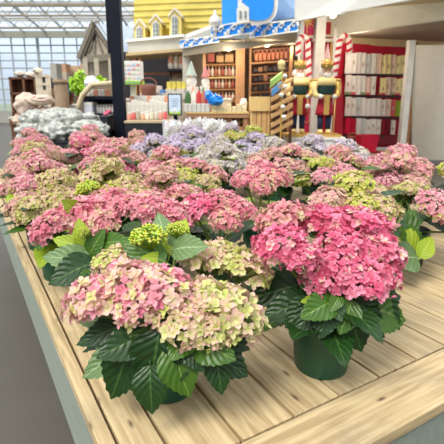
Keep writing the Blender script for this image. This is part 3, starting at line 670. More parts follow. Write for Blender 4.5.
for x0, x1, yt, yb, wc in ((135, 145, 20, 40, 139), (150.5, 161, 15, 39, 155.5), (169.5, 181, 9, 37, 174.5)):
    Y = 10.35; yy = yt+5
    mb = MB(); mb.prism([W(x0, yb, Y), W(x0, yy, Y), W(wc, yt, Y), W(x1, yy, Y), W(x1, yb, Y)], (0, .55, 0)); d = sub(yh, 'dormer', mb, paleyellow)
    for a, b in (((x0-1.5, yy+1), (wc, yt-2)), ((wc, yt-2), (x1+1.5, yy+1))):
        mb = MB(); mb.prism([W(*a, Y-.06), W(*b, Y-.06), W(b[0], b[1]+2.6, Y-.06), W(a[0], a[1]+2.6, Y-.06)], (0, .7, 0)); sub(yh, 'dormer_roof', mb, cream, parent=None)
    fr = MB(); fr.prism([W(wc-3.2, yb-1, Y-.05), W(wc-3.2, yy+3, Y-.05), W(wc, yy, Y-.05), W(wc+3.2, yy+3, Y-.05), W(wc+3.2, yb-1, Y-.05)], (0, .04, 0)); sub(yh, 'window_frame', fr, cream)
    fr = MB(); fr.prism([W(wc-2.3, yb-2.2, Y-.07), W(wc-2.3, yy+4, Y-.07), W(wc, yy+1.8, Y-.07), W(wc+2.3, yy+4, Y-.07), W(wc+2.3, yb-2.2, Y-.07)], (0, .03, 0)); sub(yh, 'window_pane', fr, mat('dormer_glass', (120, 134, 140), .2))
    fr = MB(); fr.prism([W(wc-.3, yb-2, Y-.09), W(wc-.3, yy+2, Y-.09), W(wc+.3, yy+2, Y-.09), W(wc+.3, yb-2, Y-.09)], (0, .03, 0))
    for q in (.35, .65):
        yq = yy+3+(yb-yy-4)*q; fr.prism([W(wc-2.3, yq, Y-.09), W(wc+2.3, yq, Y-.09), W(wc+2.3, yq+.6, Y-.09), W(wc-2.3, yq+.6, Y-.09)], (0, .03, 0))
    sub(yh, 'window_bar', fr, cream)
for x in (135.5, 141):
    mb = MB(); a = W(x-1.5, 93, 10.9); b = W(x+1.5, 93, 10.9); mb.box(a.x, b.x, 10.9, 11.1, 0, W(x, 56, 10.9).z); sub(yh, 'door_post', mb, wood)
mb = MB(); a = W(120, 93, 12.3); b = W(190, 93, 12.3); mb.box(a.x, b.x, 12.3, 12.4, 0, 2.5); sub(yh, 'interior_wall', mb, darkin)
mb = MB(); pbox(mb, 143, 72.5, 186, 75, 10.9, .1); sub(yh, 'rail', mb, brown)
mb = MB(); a = W(170, 93, 11.2); b = W(204, 93, 11.2); mb.box(a.x, b.x, 11.2, 11.3, 0, W(180, 50, 11.2).z); sub(yh, 'shop_wall', mb, mat('sand_wall', (196, 184, 164), .8))
mb = MB(); a = W(183, 93, 9.9); b = W(190, 93, 9.9); mb.box(a.x, b.x, 9.9, 10.05, 0, W(186, 47, 9.9).z); sub(yh, 'corner_column', mb, greytrim)

# --- blue and white lace boards over the market stall, with the blue name board behind
ms = thing('market_stall', 'open wooden market stall under blue and white scrollwork boards', 'building', Vector((W(245, 93, 8.6).x, 8.6, 0)))
def lace(x0, yt0, yb0, Y0, x1, yt1, yb1, Y1):
    a0, a1, b0, b1 = W(x0, yt0, Y0), W(x1, yt1, Y1), W(x0, yb0, Y0), W(x1, yb1, Y1)
    mb = MB(); mb.prism([b0, b1, a1, a0], (0, .05, 0)); p = sub(ms, 'scroll_board', mb, blue)
    sc_ = MB(); L = (b1-b0).length; n = max(3, int(L/.25))
    def Q(s, t): return b0.lerp(b1, s).lerp(a0.lerp(a1, s), t)+Vector((0, -.03, 0))
    for t in (.04, .96): sc_.tube([Q(0, t), Q(1, t)], .011, 6)
    for i in range(n):
        s0 = (i+.5)/n
        for sg in (-1, 1):
            cs, ct = s0+sg*.24/n, .5+sg*.12
            pts = [Q(min(1, max(0, cs+(.22/n)*(1-k*.09)*math.cos(k*.8+(0 if sg > 0 else PI)))), ct+.34*(1-k*.09)*math.sin(k*.8+(0 if sg > 0 else PI))) for k in range(9)]
            sc_.tube(pts, [.015-.0008*k for k in range(9)], 5)
        sc_.tube([Q(i/n, .12), Q((i+.25)/n, .3), Q((i+.6)/n, .75), Q((i+1)/n, .88)], .013, 5)
    sub(ms, 'scrollwork', sc_, white, smooth=True)
lace(180, 40, 49, 9.8, 219, 35.5, 42, 9.0)
lace(211, 27, 39, 8.4, 252, 20, 33.5, 7.8)
lace(250, 25.5, 38.5, 8.2, 297, 19.5, 32, 7.4)
mb = MB(); mb.prism([W(183, 49, 9.8), W(219, 42, 9.0), W(252, 38, 8.1), W(297, 32, 7.45), W(297, 41, 7.6), W(183, 56, 9.8)], (0, .12, 0)); sub(ms, 'eave_board', mb, mat('eave_taupe', (134, 124, 104), .7))
mb = MB(); mb.prism([W(186, 55, 9.9), W(297, 41, 7.7), W(297, 47, 11.4), W(190, 55, 11.4)], (0, 0, .06)); sub(ms, 'ceiling_boards', mb, mat('stall_ceiling', (120, 100, 74), .8))
mb = MB(); mb.prism([W(222, 27, 8.6), W(222, -40, 8.6), W(240, -40, 8.2), W(240, 24, 8.2)], (0, .1, 0)); sub(ms, 'blue_gable', mb, blue)
mb = MB(); mb.prism([W(262, 22, 8.2), W(300, 17, 7.9), W(300, -25, 8.2), W(262, -25, 8.4)], (0, .1, 0)); sub(ms, 'steel_blue_roof', mb, steelblue)
# big blue board with thick white edge
def oval(cx, cy, rx, ry, Y, n=28, pw=2.6):
    out = []
    for i in range(n):
        a = 2*PI*i/n; c_, s_ = math.cos(a), math.sin(a)
        out.append(W(cx+rx*math.copysign(abs(c_)**(2/pw), c_), cy+ry*math.copysign(abs(s_)**(2/pw), s_), Y))
    return out
mb = MB(); mb.prism(oval(258, 2, 20, 22, 7.75), (0, .1, 0)); nb = sub(ms, 'name_board_rim', mb, white)
mb = MB(); mb.prism(oval(258, 1, 16, 19.5, 7.72), (0, .05, 0)); sub(ms, 'name_board', mb, blue)
mb = MB(); mb.prism([W(237, 24, 7.7), W(237, 8, 7.7), W(243, 3, 7.7), W(249, 8, 7.7), W(249, 22, 7.7)], (0, .12, 0)); sub(ms, 'white_turret', mb, white)
for x in (240.5, 245.5):
    mb = MB(); pbox(mb, x-1, 11, x+1, 18, 7.68, .03); sub(ms, 'turret_window', mb, mat('dormer_glass', (120, 134, 140)))
mb = MB(); fp = W(215, 24, 8.3); mb.lathe([(.04, -.12), (.06, -.1), (.03, -.06), (.1, .0), (.11, .05), (.07, .12), (.02, .16), (.03, .2), (.001, .24)], 16, c=fp); sub(ms, 'finial', mb, white, smooth=True)
# stall interior
mb = MB(); a = W(196, 93, 11.5); b = W(300, 93, 11.5); mb.box(a.x, b.x, 11.5, 11.6, 0, 2.75); sub(ms, 'rear_wall', mb, mat('stall_back', (104, 78, 58), .8, var=.2))
for x0, x1 in ((235.5, 244.5), (203, 206), (289, 291.5), (249, 251)):
    Y = 9.2 if x0 > 230 else 9.4
    mb = MB(); a = W(x0, 93, Y); b = W(x1, 93, Y); mb.box(a.x, b.x, Y, Y+.12, 0, W(x0, 46, Y).z); sub(ms, 'post', mb, mat('stall_post', (178, 132, 92), .7, var=.12))
def shelf(x0, y0, x1, y1, Y, dep, m, th=1.2):
    mb = MB(); a = W(x0, y0, Y); b = W(x1, y1, Y)
    mb.prism([a, b, b-Vector((0, 0, th*Y/452)), a-Vector((0, 0, th*Y/452))], (0, dep, 0)); return sub(ms, 'shelf', mb, m)
for yy in (64, 77, 89, 101, 113, 124): shelf(206, yy, 236, yy-.5, 9.7, .5, wood if yy != 77 else palewood, 1.5)
for yy in (62.5, 74, 83, 92, 101, 110): shelf(251, yy, 289, yy-2.5, 9.7, .6, MATS['stall_post'], 1.6)
for px, py, Y, l in ((229, 48.5, 8.9, 'warm round spotlight over the left shelves of the wooden stall'), (267, 44.5, 8.2, 'brightest oval spotlight, middle of the stall ceiling'),
                   (255.5, 45.5, 9.4, 'dim peach spotlight just left of the oval one'), (291, 42, 9.2, 'dim spotlight at the right end of the stall ceiling')):
    bulb(px, py, Y, l, r=.055 if Y < 9 else .04, en=9)

# shelf goods ------------------------------------------------------
def rbox(name, label, cat, group, px, py, Y, wpx, hpx, m, dep=.15, lidm=None, tilt=0):
    """small carton standing with its base centre at the pixel"""
    s = Y/452; w_, h = wpx*s, hpx*s
    mb = MB(); mb.box(-w_/2, w_/2, -dep/2, dep/2, 0, h)
    o = obj(name, mb, m, loc=W(px, py, Y), bevel=.006); tag(o, label, cat, group); o.rotation_euler.z = tilt
    if lidm:
        l = MB(); l.box(-w_/2-.004, w_/2+.004, -dep/2-.004, dep/2+.004, h*.78, h+.004); obj('lid', l, lidm, o)
    return o
def basket(px, py, Y, wpx, hpx, label, m, group=None):
    s = Y/452; r = wpx*s/2; h = hpx*s
    mb = MB(); mb.lathe([(r*.8, 0), (r*.86, h*.2), (r*.9, h*.4), (r*.97, h*.7), (r, h), (r*.9, h), (r*.7, h*.3), (.001, h*.25)], 14, cap=False)
    o = obj('basket', mb, m, loc=W(px, py, Y), smooth=True); tag(o, label, 'basket', group)
    hb = MB(); hb.tube([(r*math.cos(a), 0, h+h*.5*math.sin(a)) for a in [PI*i/8 for i in range(9)]], .012, 5); obj('handle', hb, m, o); return o
def lump(name, label, cat, px, py, Y, wx, hx, m, seed, dep=None, group=None, wob=.25):
    s = Y/452; mb = MB(); mb.ball((0, 0, hx*s/2), wx*s/2, dep or wx*s/2*.7, hx*s/2, 40, 26, wob, seed)
    o = obj(name, mb, m, loc=W(px, py, Y), smooth=True); return tag(o, label, cat, group)
house_m = mat('tan_box', (200, 160, 110), .7, var=.15)
for px, w_, h, mm, l in ((211, 7, 8, mat('rust_ornament', (176, 92, 80), .7), 'rusty red ornament at the left end of the top stall shelf'),
                        (220, 7, 6, house_m, 'small tan box left on the top stall shelf'), (229, 8, 7, house_m, 'tan box right of centre on the top stall shelf')):
    o = rbox('gift_box', l, 'box', None, px, 62.5, 9.75, w_, h, mm, .25)
    r = MB(); s = 9.75/452; r.prism([(-w_*s/2, -.13, h*s), (w_*s/2, -.13, h*s), (0, -.13, h*s+.07)], (0, .26, 0)); obj('lid', r, brown, o)
cols = [(214, 156, 146), (226, 204, 180), (186, 100, 90), (220, 180, 150), (196, 120, 90), (236, 220, 200)]
for row, (yb, hh) in enumerate(((76, 9), (88, 8), (100, 7), (112, 8))):
    for i in range(8):
        c = cols[(i*5+row*3) % 6]; x = 209+i*3.4
        o = MB(); s = 9.75/452; o.lathe([(.03, 0), (.032, hh*s*.6), (.014, hh*s*.8), (.014, hh*s)], 10)
        q = obj('bottle', o, mat('bottle_%d_%d_%d' % c, c, .4), loc=W(x, yb, 9.78), smooth=True); s2 = hh*s
        cp = MB(); cp.lathe([(.017, s2), (.017, s2+.02)], 8); obj('cap', cp, palegold, q)
        tag(q, 'slim pink or cream bottle on the %s shelf left of the stall post' % ('upper', 'second', 'third', 'low')[row], 'bottle', 'bottles on the %s left stall shelf' % ('upper', 'second', 'third', 'low')[row])
cop = mat('copper_weave', (188, 122, 92), .5, var=.3, scale=30)
for i in range(8):
    basket(256+i*4.3, 61-i*.35, 9.75, 4.2, 7, 'copper-brown basket in the row on the top right stall shelf', cop, 'copper baskets on the top right stall shelf')
sl_c = [(60, 52, 60), (150, 110, 84), (90, 70, 60), (44, 44, 56)]
for row, yb in enumerate((72.5, 81.5, 90.5, 99.5)):
    for i in range(7):
        c = sl_c[(i+row*3) % 4]
        rbox('tray', 'dark brown tray stacked on the %s shelf behind the pale crate' % ('upper', 'second', 'third', 'lower')[row], 'tray', 'dark trays on the %s right stall shelf' % ('upper', 'second', 'third', 'lower')[row],
             255+i*4.9, yb-i*.3, 9.8, 4.2, 3.4+(i % 3), mat('tray_%d' % c[0], c, .6), .3)

# pale wooden crate and slanted card rack --------------------------
cr_ = thing('wooden_display_crate', 'pale yellow wooden display crate standing behind the purple hydrangeas', 'crate', Vector((W(261, 93, 6.9).x, 6.9, 0)))
mb = MB(); a, b = pbox(mb, 250.5, 97, 272.5, 111, 6.9, .35); sub(cr_, 'box', mb, palewood)
for x in (252, 257.3, 262.6, 267.8):
    mb = MB(); a = W(x, 93, 6.93); b = W(x+4.6, 93, 6.93); mb.box(a.x, b.x, 6.93, 6.96, .03, W(x, 110, 6.93).z); sub(cr_, 'slat', mb, mat('honey_wood', (210, 168, 112), .7, var=.15))
for x in (250.8, 270.5):
    for dy in (.0, .3):
        mb = MB(); a = W(x, 93, 6.92); mb.box(a.x, a.x+.03, 6.92+dy, 6.96+dy, 0, W(x, 110, 6.92).z); sub(cr_, 'leg', mb, palewood)
rk = thing('slanted_card_rack', 'wooden rack of slanting trays right of the pale crate', 'rack', Vector((W(283, 93, 6.8).x, 6.8, 0)))
for i, yy in enumerate((86, 95, 104, 112, 121, 129)):
    p, q = W(271, yy+4, 6.6), W(293, yy-8, 6.85)
    mb = MB(); mb.prism([p, q, q-Vector((0, 0, .045)), p-Vector((0, 0, .045))], (.02, .18, .02)); sub(rk, 'tray', mb, mat('honey_wood', (210, 168, 112)))
for x, Y in ((272, 6.8), (292, 7.04)):
    mb = MB(); a = W(x, 93, Y); mb.box(a.x-.02, a.x+.02, Y, Y+.04, 0, W(x, 76, Y).z); sub(rk, 'upright', mb, brown)
for c, l, x0, y0, x1, y1 in (((166, 206, 110), 'light green card pad in the top slanted tray', 270, 88, 283, 78), ((92, 160, 226), 'light blue card pad in the second slanted tray', 271.5, 96.5, 282, 88)):
    p, q = W(x0, y0, 6.58), W(x1, y1, 6.74); mb = MB(); mb.prism([p, q, q+Vector((0, 0, .09)), p+Vector((0, 0, .09))], (.02, .14, .03))
    tag(obj('card_pad', mb, mat('card_%d' % c[0], c, .6)), l, 'cards')
# ornament staff with white balls
st = thing('ornament_staff', 'thin gold staff topped by a gold finial, hung with white balls', 'ornament', Vector((W(282, 93, 6.4).x, 6.4, 0)))
mb = MB(); a = W(282, 93, 6.4); mb.tube([(a.x, 6.4, 0), (a.x, 6.4, W(282, 67, 6.4).z)], .012, 8); sub(st, 'pole', mb, gold)
mb = MB(); mb.ball(W(281.5, 64, 6.4), .055, .055, .06, 12, 8); mb.lathe([(.02, -.09), (.05, -.05), (.02, 0)], 10, c=W(281.5, 64, 6.4)); sub(st, 'finial', mb, palegold, smooth=True)
mb = MB(); mb.lathe([(.12, 0), (.12, .03), (.03, .05)], 16, c=(a.x, 6.4, 0)); sub(st, 'foot', mb, gold)
for x, y in ((285, 76), (285, 86.5), (281.5, 95), (283, 107), (284, 117)):
    mb = MB(); p = W(x, y, 6.36); mb.ball(p, .033, n=12, m=8); mb.tube([p, (a.x, 6.4, p.z+.03)], .004, 5); sub(st, 'ball', mb, white, smooth=True)

# --- red Christmas shop -------------------------------------------
rs = thing('christmas_shop_front', 'cream and red shop front with columns, soffit and red gold-framed panels', 'building', Vector((W(320, 93, 8).x, 8, 0)))
def col(x0, x1, ytop, Y, m=white, name='column', th=.14):
    mb = MB(); a = W(x0, 93, Y); b = W(x1, 93, Y); mb.box(a.x, b.x, Y, Y+th, 0, W(x0, ytop, Y).z); sub(rs, name, mb, m)
col(298, 301.5, 10, 7.9); col(313.5, 322.5, 6, 7.75, mat('column_white', (236, 234, 226), .5), th=.2); col(330.5, 334, 28, 7.95)
col(300, 314, 36, 8.05, magenta, 'red_wall_panel', .05); col(322, 331, 30, 8.05, red, 'red_wall_panel', .05)
mb = MB(); pbox(mb, 299, 14, 338, 37, 8.0, .06); sub(rs, 'header_panel', mb, cream)
for x0, y0, x1, y1, mm in ((301, 19, 314, 35, magenta), (322, 22.5, 331, 34, mat('crimson_panel', (160, 6, 40), .7))):
    mb = MB(); pbox(mb, x0-.8, y0-.8, x1+.8, y1+.8, 7.98, .03); sub(rs, 'panel_frame', mb, gold)
    mb = MB(); pbox(mb, x0, y0, x1, y1, 7.96, .03); sub(rs, 'panel', mb, mm)
mb = MB(); cpt = W(307.5, 20, 7.93)
for k in range(9):
    an = PI+PI*k/8; d = Vector((math.cos(an), 0, math.sin(an))); L_ = .2 if k % 2 == 0 else .14; L_ = .27 if k == 4 else L_; t = Vector((-d.z, 0, d.x))*.012
    mb.prism([cpt-t, cpt+t, cpt+d*min(L_, .115 if k in (0, 8) else L_)], (0, .02, 0))
mb.ball(cpt, .07, .02, .045, 12, 6); sub(rs, 'gold_starburst', mb, gold)
mb = MB(); pbox(mb, 313, 38.5, 334, 41.5, 7.85, .1); pbox(mb, 298, 36.5, 314, 38, 7.9, .08); sub(rs, 'cross_rail', mb, cream)
mb = MB(); pbox(mb, 322, 42, 322.8, 84, 7.98, .04); pbox(mb, 330.3, 42, 331, 84, 7.98, .04); pbox(mb, 322, 41.5, 331, 42.4, 7.98, .04); pbox(mb, 300.3, 38, 301, 84, 7.98, .04); sub(rs, 'panel_frame', mb, gold)
mb = MB(); c_ = W(327, 62, 7.95); mb.lathe([(.05, -.25), (.055, 0), (.05, .12), (.028, .2), (.012, .27), (.001, .33)], 14, c=c_, sy=.4); sub(rs, 'candle_ornament', mb, mat('pale_ornament', (222, 190, 190), .6), smooth=True)
# swirl on the red wall
mb = MB(); c_ = W(304, 118, 8.03)
for sg in (-1, 1): mb.tube([c_+Vector((sg*(.02+.1*math.sin(k*.5)*(1-k*.07)), 0, .12*math.cos(k*.6)*(1-k*.05))) for k in range(10)], .008, 5)
sub(rs, 'gold_scroll', mb, gold, smooth=True)
# porch: white fascia, soffit, header beam
mb = MB(); mb.prism([W(296, 21, 6.4), W(340, 12.5, 6.1), W(444, -6, 5.6), W(444, -60, 5.6), W(296, -40, 6.4)], (0, .12, 0)); sub(rs, 'porch_fascia', mb, white)
mb = MB(); mb.prism([W(297, 21, 6.45), W(340, 12.5, 6.15), W(450, -7, 5.7), W(450, 10, 8.4), W(335, 13, 8.3), W(298, 22, 8.3)], (0, 0, .08)); sub(rs, 'porch_soffit', mb, tan)
mb = MB(); mb.prism([W(333, 35.5, 8.0), W(398, 26.5, 7.2), W(450, 19, 6.8), W(450, -12, 6.8), W(398, 2, 7.2), W(333, 16, 8.0)], (0, .15, 0)); sub(rs, 'header_beam', mb, mat('beam_stone', (206, 202, 184), .6, var=.06))
mb = MB(); mb.prism([W(333, 35, 8.0), W(450, 19, 6.8), W(450, 42, 9.6), W(340, 37, 8.7)], (0, 0, .05)); sub(rs, 'inner_soffit', mb, mat('taupe_ceiling', (140, 124, 104), .7))
mb = MB(); mb.prism([W(340, 36.5, 8.7), W(450, 41, 9.6), W(450, 49, 9.6), W(340, 44, 8.7)], (0, .1, 0)); sub(rs, 'timber_beam', mb, mat('timber_beam', (206, 178, 132), .6))
bulb(333, 15.3, 6.9, 'white oval downlight in the porch ceiling of the red shop', r=.05, warm=(1, .93, .82), en=16)
# red display wall
def Yr(px): return 8.6+(px-340)*.0115
mb = MB(); mb.prism([W(333, 42.5, 8.55), W(450, 49, Yr(450)), W(450, 146, Yr(450)), W(333, 148, 8.55)], (0, .08, 0)); sub(rs, 'red_display_wall', mb, red)
mb = MB(); mb.prism([W(333, 82, 8.1), W(343, 82, 8.45), W(343, 139, 8.45), W(333, 142, 8.1)], (.01, .06, 0)); sub(rs, 'red_side_board', mb, red)
mb = MB(); mb.prism([W(338, 137, 8.5), W(450, 133, 9.7), W(450, 141, 9.7), W(338, 147, 8.5)], (0, .05, 0)); sub(rs, 'dark_red_plinth', mb, darkred)
mb = MB(); a = W(405, 93, 8.2); b = W(411, 93, 8.2); mb.box(a.x, b.x, 8.2, 8.34, 0, W(405, 40, 8.2).z); sub(rs, 'column', mb, MATS['column_white'])
col(411, 414, 42, 8.25, wood); 
mb = MB(); mb.prism([W(412, 45, 8.25), W(470, 45, 7.6), W(470, 160, 7.6), W(412, 160, 8.25)], (0, .08, 0)); sub(rs, 'side_wall', mb, cream)
for i, yy in enumerate((73.8, 95.2, 116.6, 135.3)):
    mb = MB(); mb.prism([W(344, yy, 8.5), W(404, yy+.6, 9.2), W(404, yy+2.2, 9.2), W(344, yy+1.6, 8.5)], (0, .08, 0)); sub(rs, 'shelf_edge', mb, mat('black_rail', (34, 22, 28), .6))
# hanging linens
def linen(px, yt, yb, wpx, c, hem, row, i):
    Y = Yr(px)-.17; s = Y/452; h = (yb-yt)*s; w_ = wpx*s; mb = MB(); n = 5; vs = []; rnd = random.Random(row*50+i)
    for zz in (0, .16, .17, .5, .98, 1):
        for k in range(n+1):
            u = k/n-.5; vs.append((u*w_*(1+.06*math.sin(zz*9+i)), .012*math.sin(k*2.1+i)-.01*(1-zz), h*zz))
    vb = [(x, y+.035, z) for x, y, z in vs]; m_ = n+1; fs = []
    for r in range(5):
        for k in range(n):
            q = r*m_+k; fs.append((q, q+1, q+m_+1, q+m_)); q += len(vs); fs.append((q, q+m_, q+m_+1, q+1))
    N_ = len(vs)
    for r in range(5): fs += [(r*m_, (r+1)*m_, (r+1)*m_+N_, r*m_+N_), (r*m_+n, r*m_+n+N_, (r+1)*m_+n+N_, (r+1)*m_+n)]
    for k in range(n): fs += [(k, k+N_, k+1+N_, k+1), (5*m_+k, 5*m_+k+1, 5*m_+k+1+N_, 5*m_+k+N_)]
    mb.add(vs+vb, fs)
    o = obj('hanging_towel', mb, mat('linen_%d_%d_%d' % c, c, .85, var=.1, scale=14), loc=W(px, yb, Y), smooth=False)
    if hem:
        e_ = MB(); e_.box(-w_*.5, w_*.5, -.02, .04, .0, h*.13); obj('hem', e_, mat('hem_%d_%d_%d' % hem, hem, .8), o)
    if rnd.random() < .6:
        e_ = MB(); e_.ball((rnd.uniform(-.1, .1)*w_, -.018, h*rnd.uniform(.35, .6)), w_*.16, .006, h*.12, 8, 6); obj('printed_motif', e_, mat('motif', (186, 164, 140), .8), o)
    return o
cream_c = (228, 220, 212); ivory_c = (240, 222, 160); pinkc = (226, 196, 178); gr = (200, 200, 196)
rows = [
 (53, 73.5, 'top', [cream_c, cream_c, (216, 206, 200), cream_c, gr, cream_c, pinkc, ivory_c, ivory_c, pinkc, ivory_c, ivory_c], [None]),
 (75.5, 94.5, 'second', [cream_c, cream_c, cream_c, cream_c, pinkc, cream_c, None, ivory_c, pinkc, pinkc, ivory_c, ivory_c], [(120, 140, 90), (206, 80, 90), None]),
 (97, 115.8, 'third', [cream_c, cream_c, gr, cream_c, cream_c, cream_c, cream_c, cream_c, pinkc, (206, 90, 90), (140, 160, 40), (150, 166, 50)], [None]),
 (117.5, 134, 'bottom', [(206, 10, 60), (190, 10, 50), cream_c, gr, cream_c, cream_c, cream_c, (140, 20, 40), (120, 10, 30), cream_c, None, gr], [None]),
]
for r, (yt, yb, nm, cs, hems) in enumerate(rows):
    for i, c in enumerate(cs):
        if c is None: continue
        px = 347.5+i*4.95; kind = 'white' if c in (cream_c, gr, (216, 206, 200)) else 'cream-yellow' if c == ivory_c else 'peach' if c == pinkc else 'olive green' if c[1] > 150 else 'red'
        o = linen(px, yt+i*.3+(2 if i % 3 == 1 else 0)*.4, yb+i*.05, 5.4, c, hems[i % len(hems)], r, i)
        tag(o, '%s towel hanging in the %s row of the red display wall' % (kind, nm), 'towel', '%s towels in the %s row' % (kind, nm))
# red bucket and floor strip
bk = W(366, 150, 7.6); bk.z = 0
b_ = thing('red_tub', 'square bright red tub standing below the towels on the display wall', 'tub', W(366, 152, 7.8))
mb = MB(); s = 7.8/452; mb.lathe([(9*s*1.1, 0), (10.5*s*1.25, 17*s), (10.7*s*1.3, 17.5*s), (10.2*s*1.2, 17.6*s), (8*s, 3*s)], 4, cap=False)
for i, p in enumerate(mb.v): a, c2 = p[0], p[1]; mb.v[i] = ((a-c2)*.7071, (a+c2)*.7071, p[2])
obj('body', mb, mat('tub_red', (206, 10, 56), .5), b_)
mb = MB(); mb.box(-.2, .2, -.2, .2, .0, .02); obj('base', mb, darkred, b_)
tb_ = thing('display_plinth', 'low tan wooden platform under the red tub', 'platform', Vector((W(385, 93, 7.9).x, 7.9, 0)))
mb = MB(); a = W(340, 93, 7.6); b = W(420, 93, 7.6); zt = W(366, 152, 7.8).z; mb.box(a.x, b.x, 7.55, 8.15, zt-.06, zt-.001); sub(tb_, 'top', mb, mat('tan_shelf', (186, 150, 120), .7))
mb = MB(); mb.box(a.x+.03, b.x-.03, 7.6, 8.1, 0, zt-.06); sub(tb_, 'body', mb, mat('tan_shelf', (186, 150, 120)))
basket(352, 142, 8.1, 9, 6, 'small rust-brown basket left of the red tub', mat('rust_basket', (170, 90, 70), .7))
o = C.objects['basket.008'] if 'basket.008' in C.objects else None

# --- candy canes
def cane(label, pts, Y, r, sh):
    """pts: picture points along the cane; red bands are part of the body's pattern"""
    P = [W(x, y, Y) for x, y in pts]; fine = []
    for i in range(len(P)-1):
        p0, p1, p2, p3 = P[max(i-1, 0)], P[i], P[i+1], P[min(i+2, len(P)-1)]
        for k in range(6):
            t = k/6; fine.append(.5*((2*p1)+(p2-p0)*t+(2*p0-5*p1+4*p2-p3)*t*t+(3*p1-p0-3*p2+p3)*t*t*t))
    fine.append(P[-1]); t = thing('candy_cane', label, 'candy cane', P[-1])
    mb = MB(); mb.tube(fine, r, 12); sub(t, 'body', mb, mat('candy_white', (236, 222, 216), .4, var=.03), smooth=True)
    tot = [0]
    for a, b in zip(fine, fine[1:]): tot.append(tot[-1]+(b-a).length)
    s_ = .04
    while s_ < tot[-1]-.04:
        seg = [p for p, q in zip(fine, tot) if s_ <= q <= s_+.055]
        def at_(q):
            for i in range(len(tot)-1):
                if tot[i+1] >= q: f_ = (q-tot[i])/max(1e-6, tot[i+1]-tot[i]); return fine[i].lerp(fine[i+1], f_)
            return fine[-1]
        mb = MB(); a, b = at_(s_), at_(s_+.05); m_ = at_(s_+.025)
        # slanted band
        d = (b-a).normalized(); sl = Vector((0, 1, 0)).cross(d)
        o_ = len(mb.v); mb.tube([a, m_, b], r*1.04, 14)
        mb.v = [tuple(Vector(v)+d*(.45*(Vector(v)-m_).dot(sl))) for v in mb.v]
        sub(t, 'red_stripe', mb, mat('candy_red', (196, 6, 44), .4), smooth=True); s_ += .13 if sh == 0 else .12
cane('striped candy cane on the cream pillar, hooked to the left, above the left nutcracker', [(298.5, 56), (298.3, 48), (299, 40), (303, 36.5), (307.2, 40), (308, 48), (308.5, 60), (309, 75), (309.5, 90)], 7.6, .043, 0)
cane('striped candy cane beside the towel wall, hooked to the right, above the right nutcracker', [(349, 54), (349.5, 46), (348.5, 39), (344.5, 36), (340.5, 39.5), (339, 46), (337, 60), (334.5, 75), (332.5, 88)], 7.6, .046, 1)

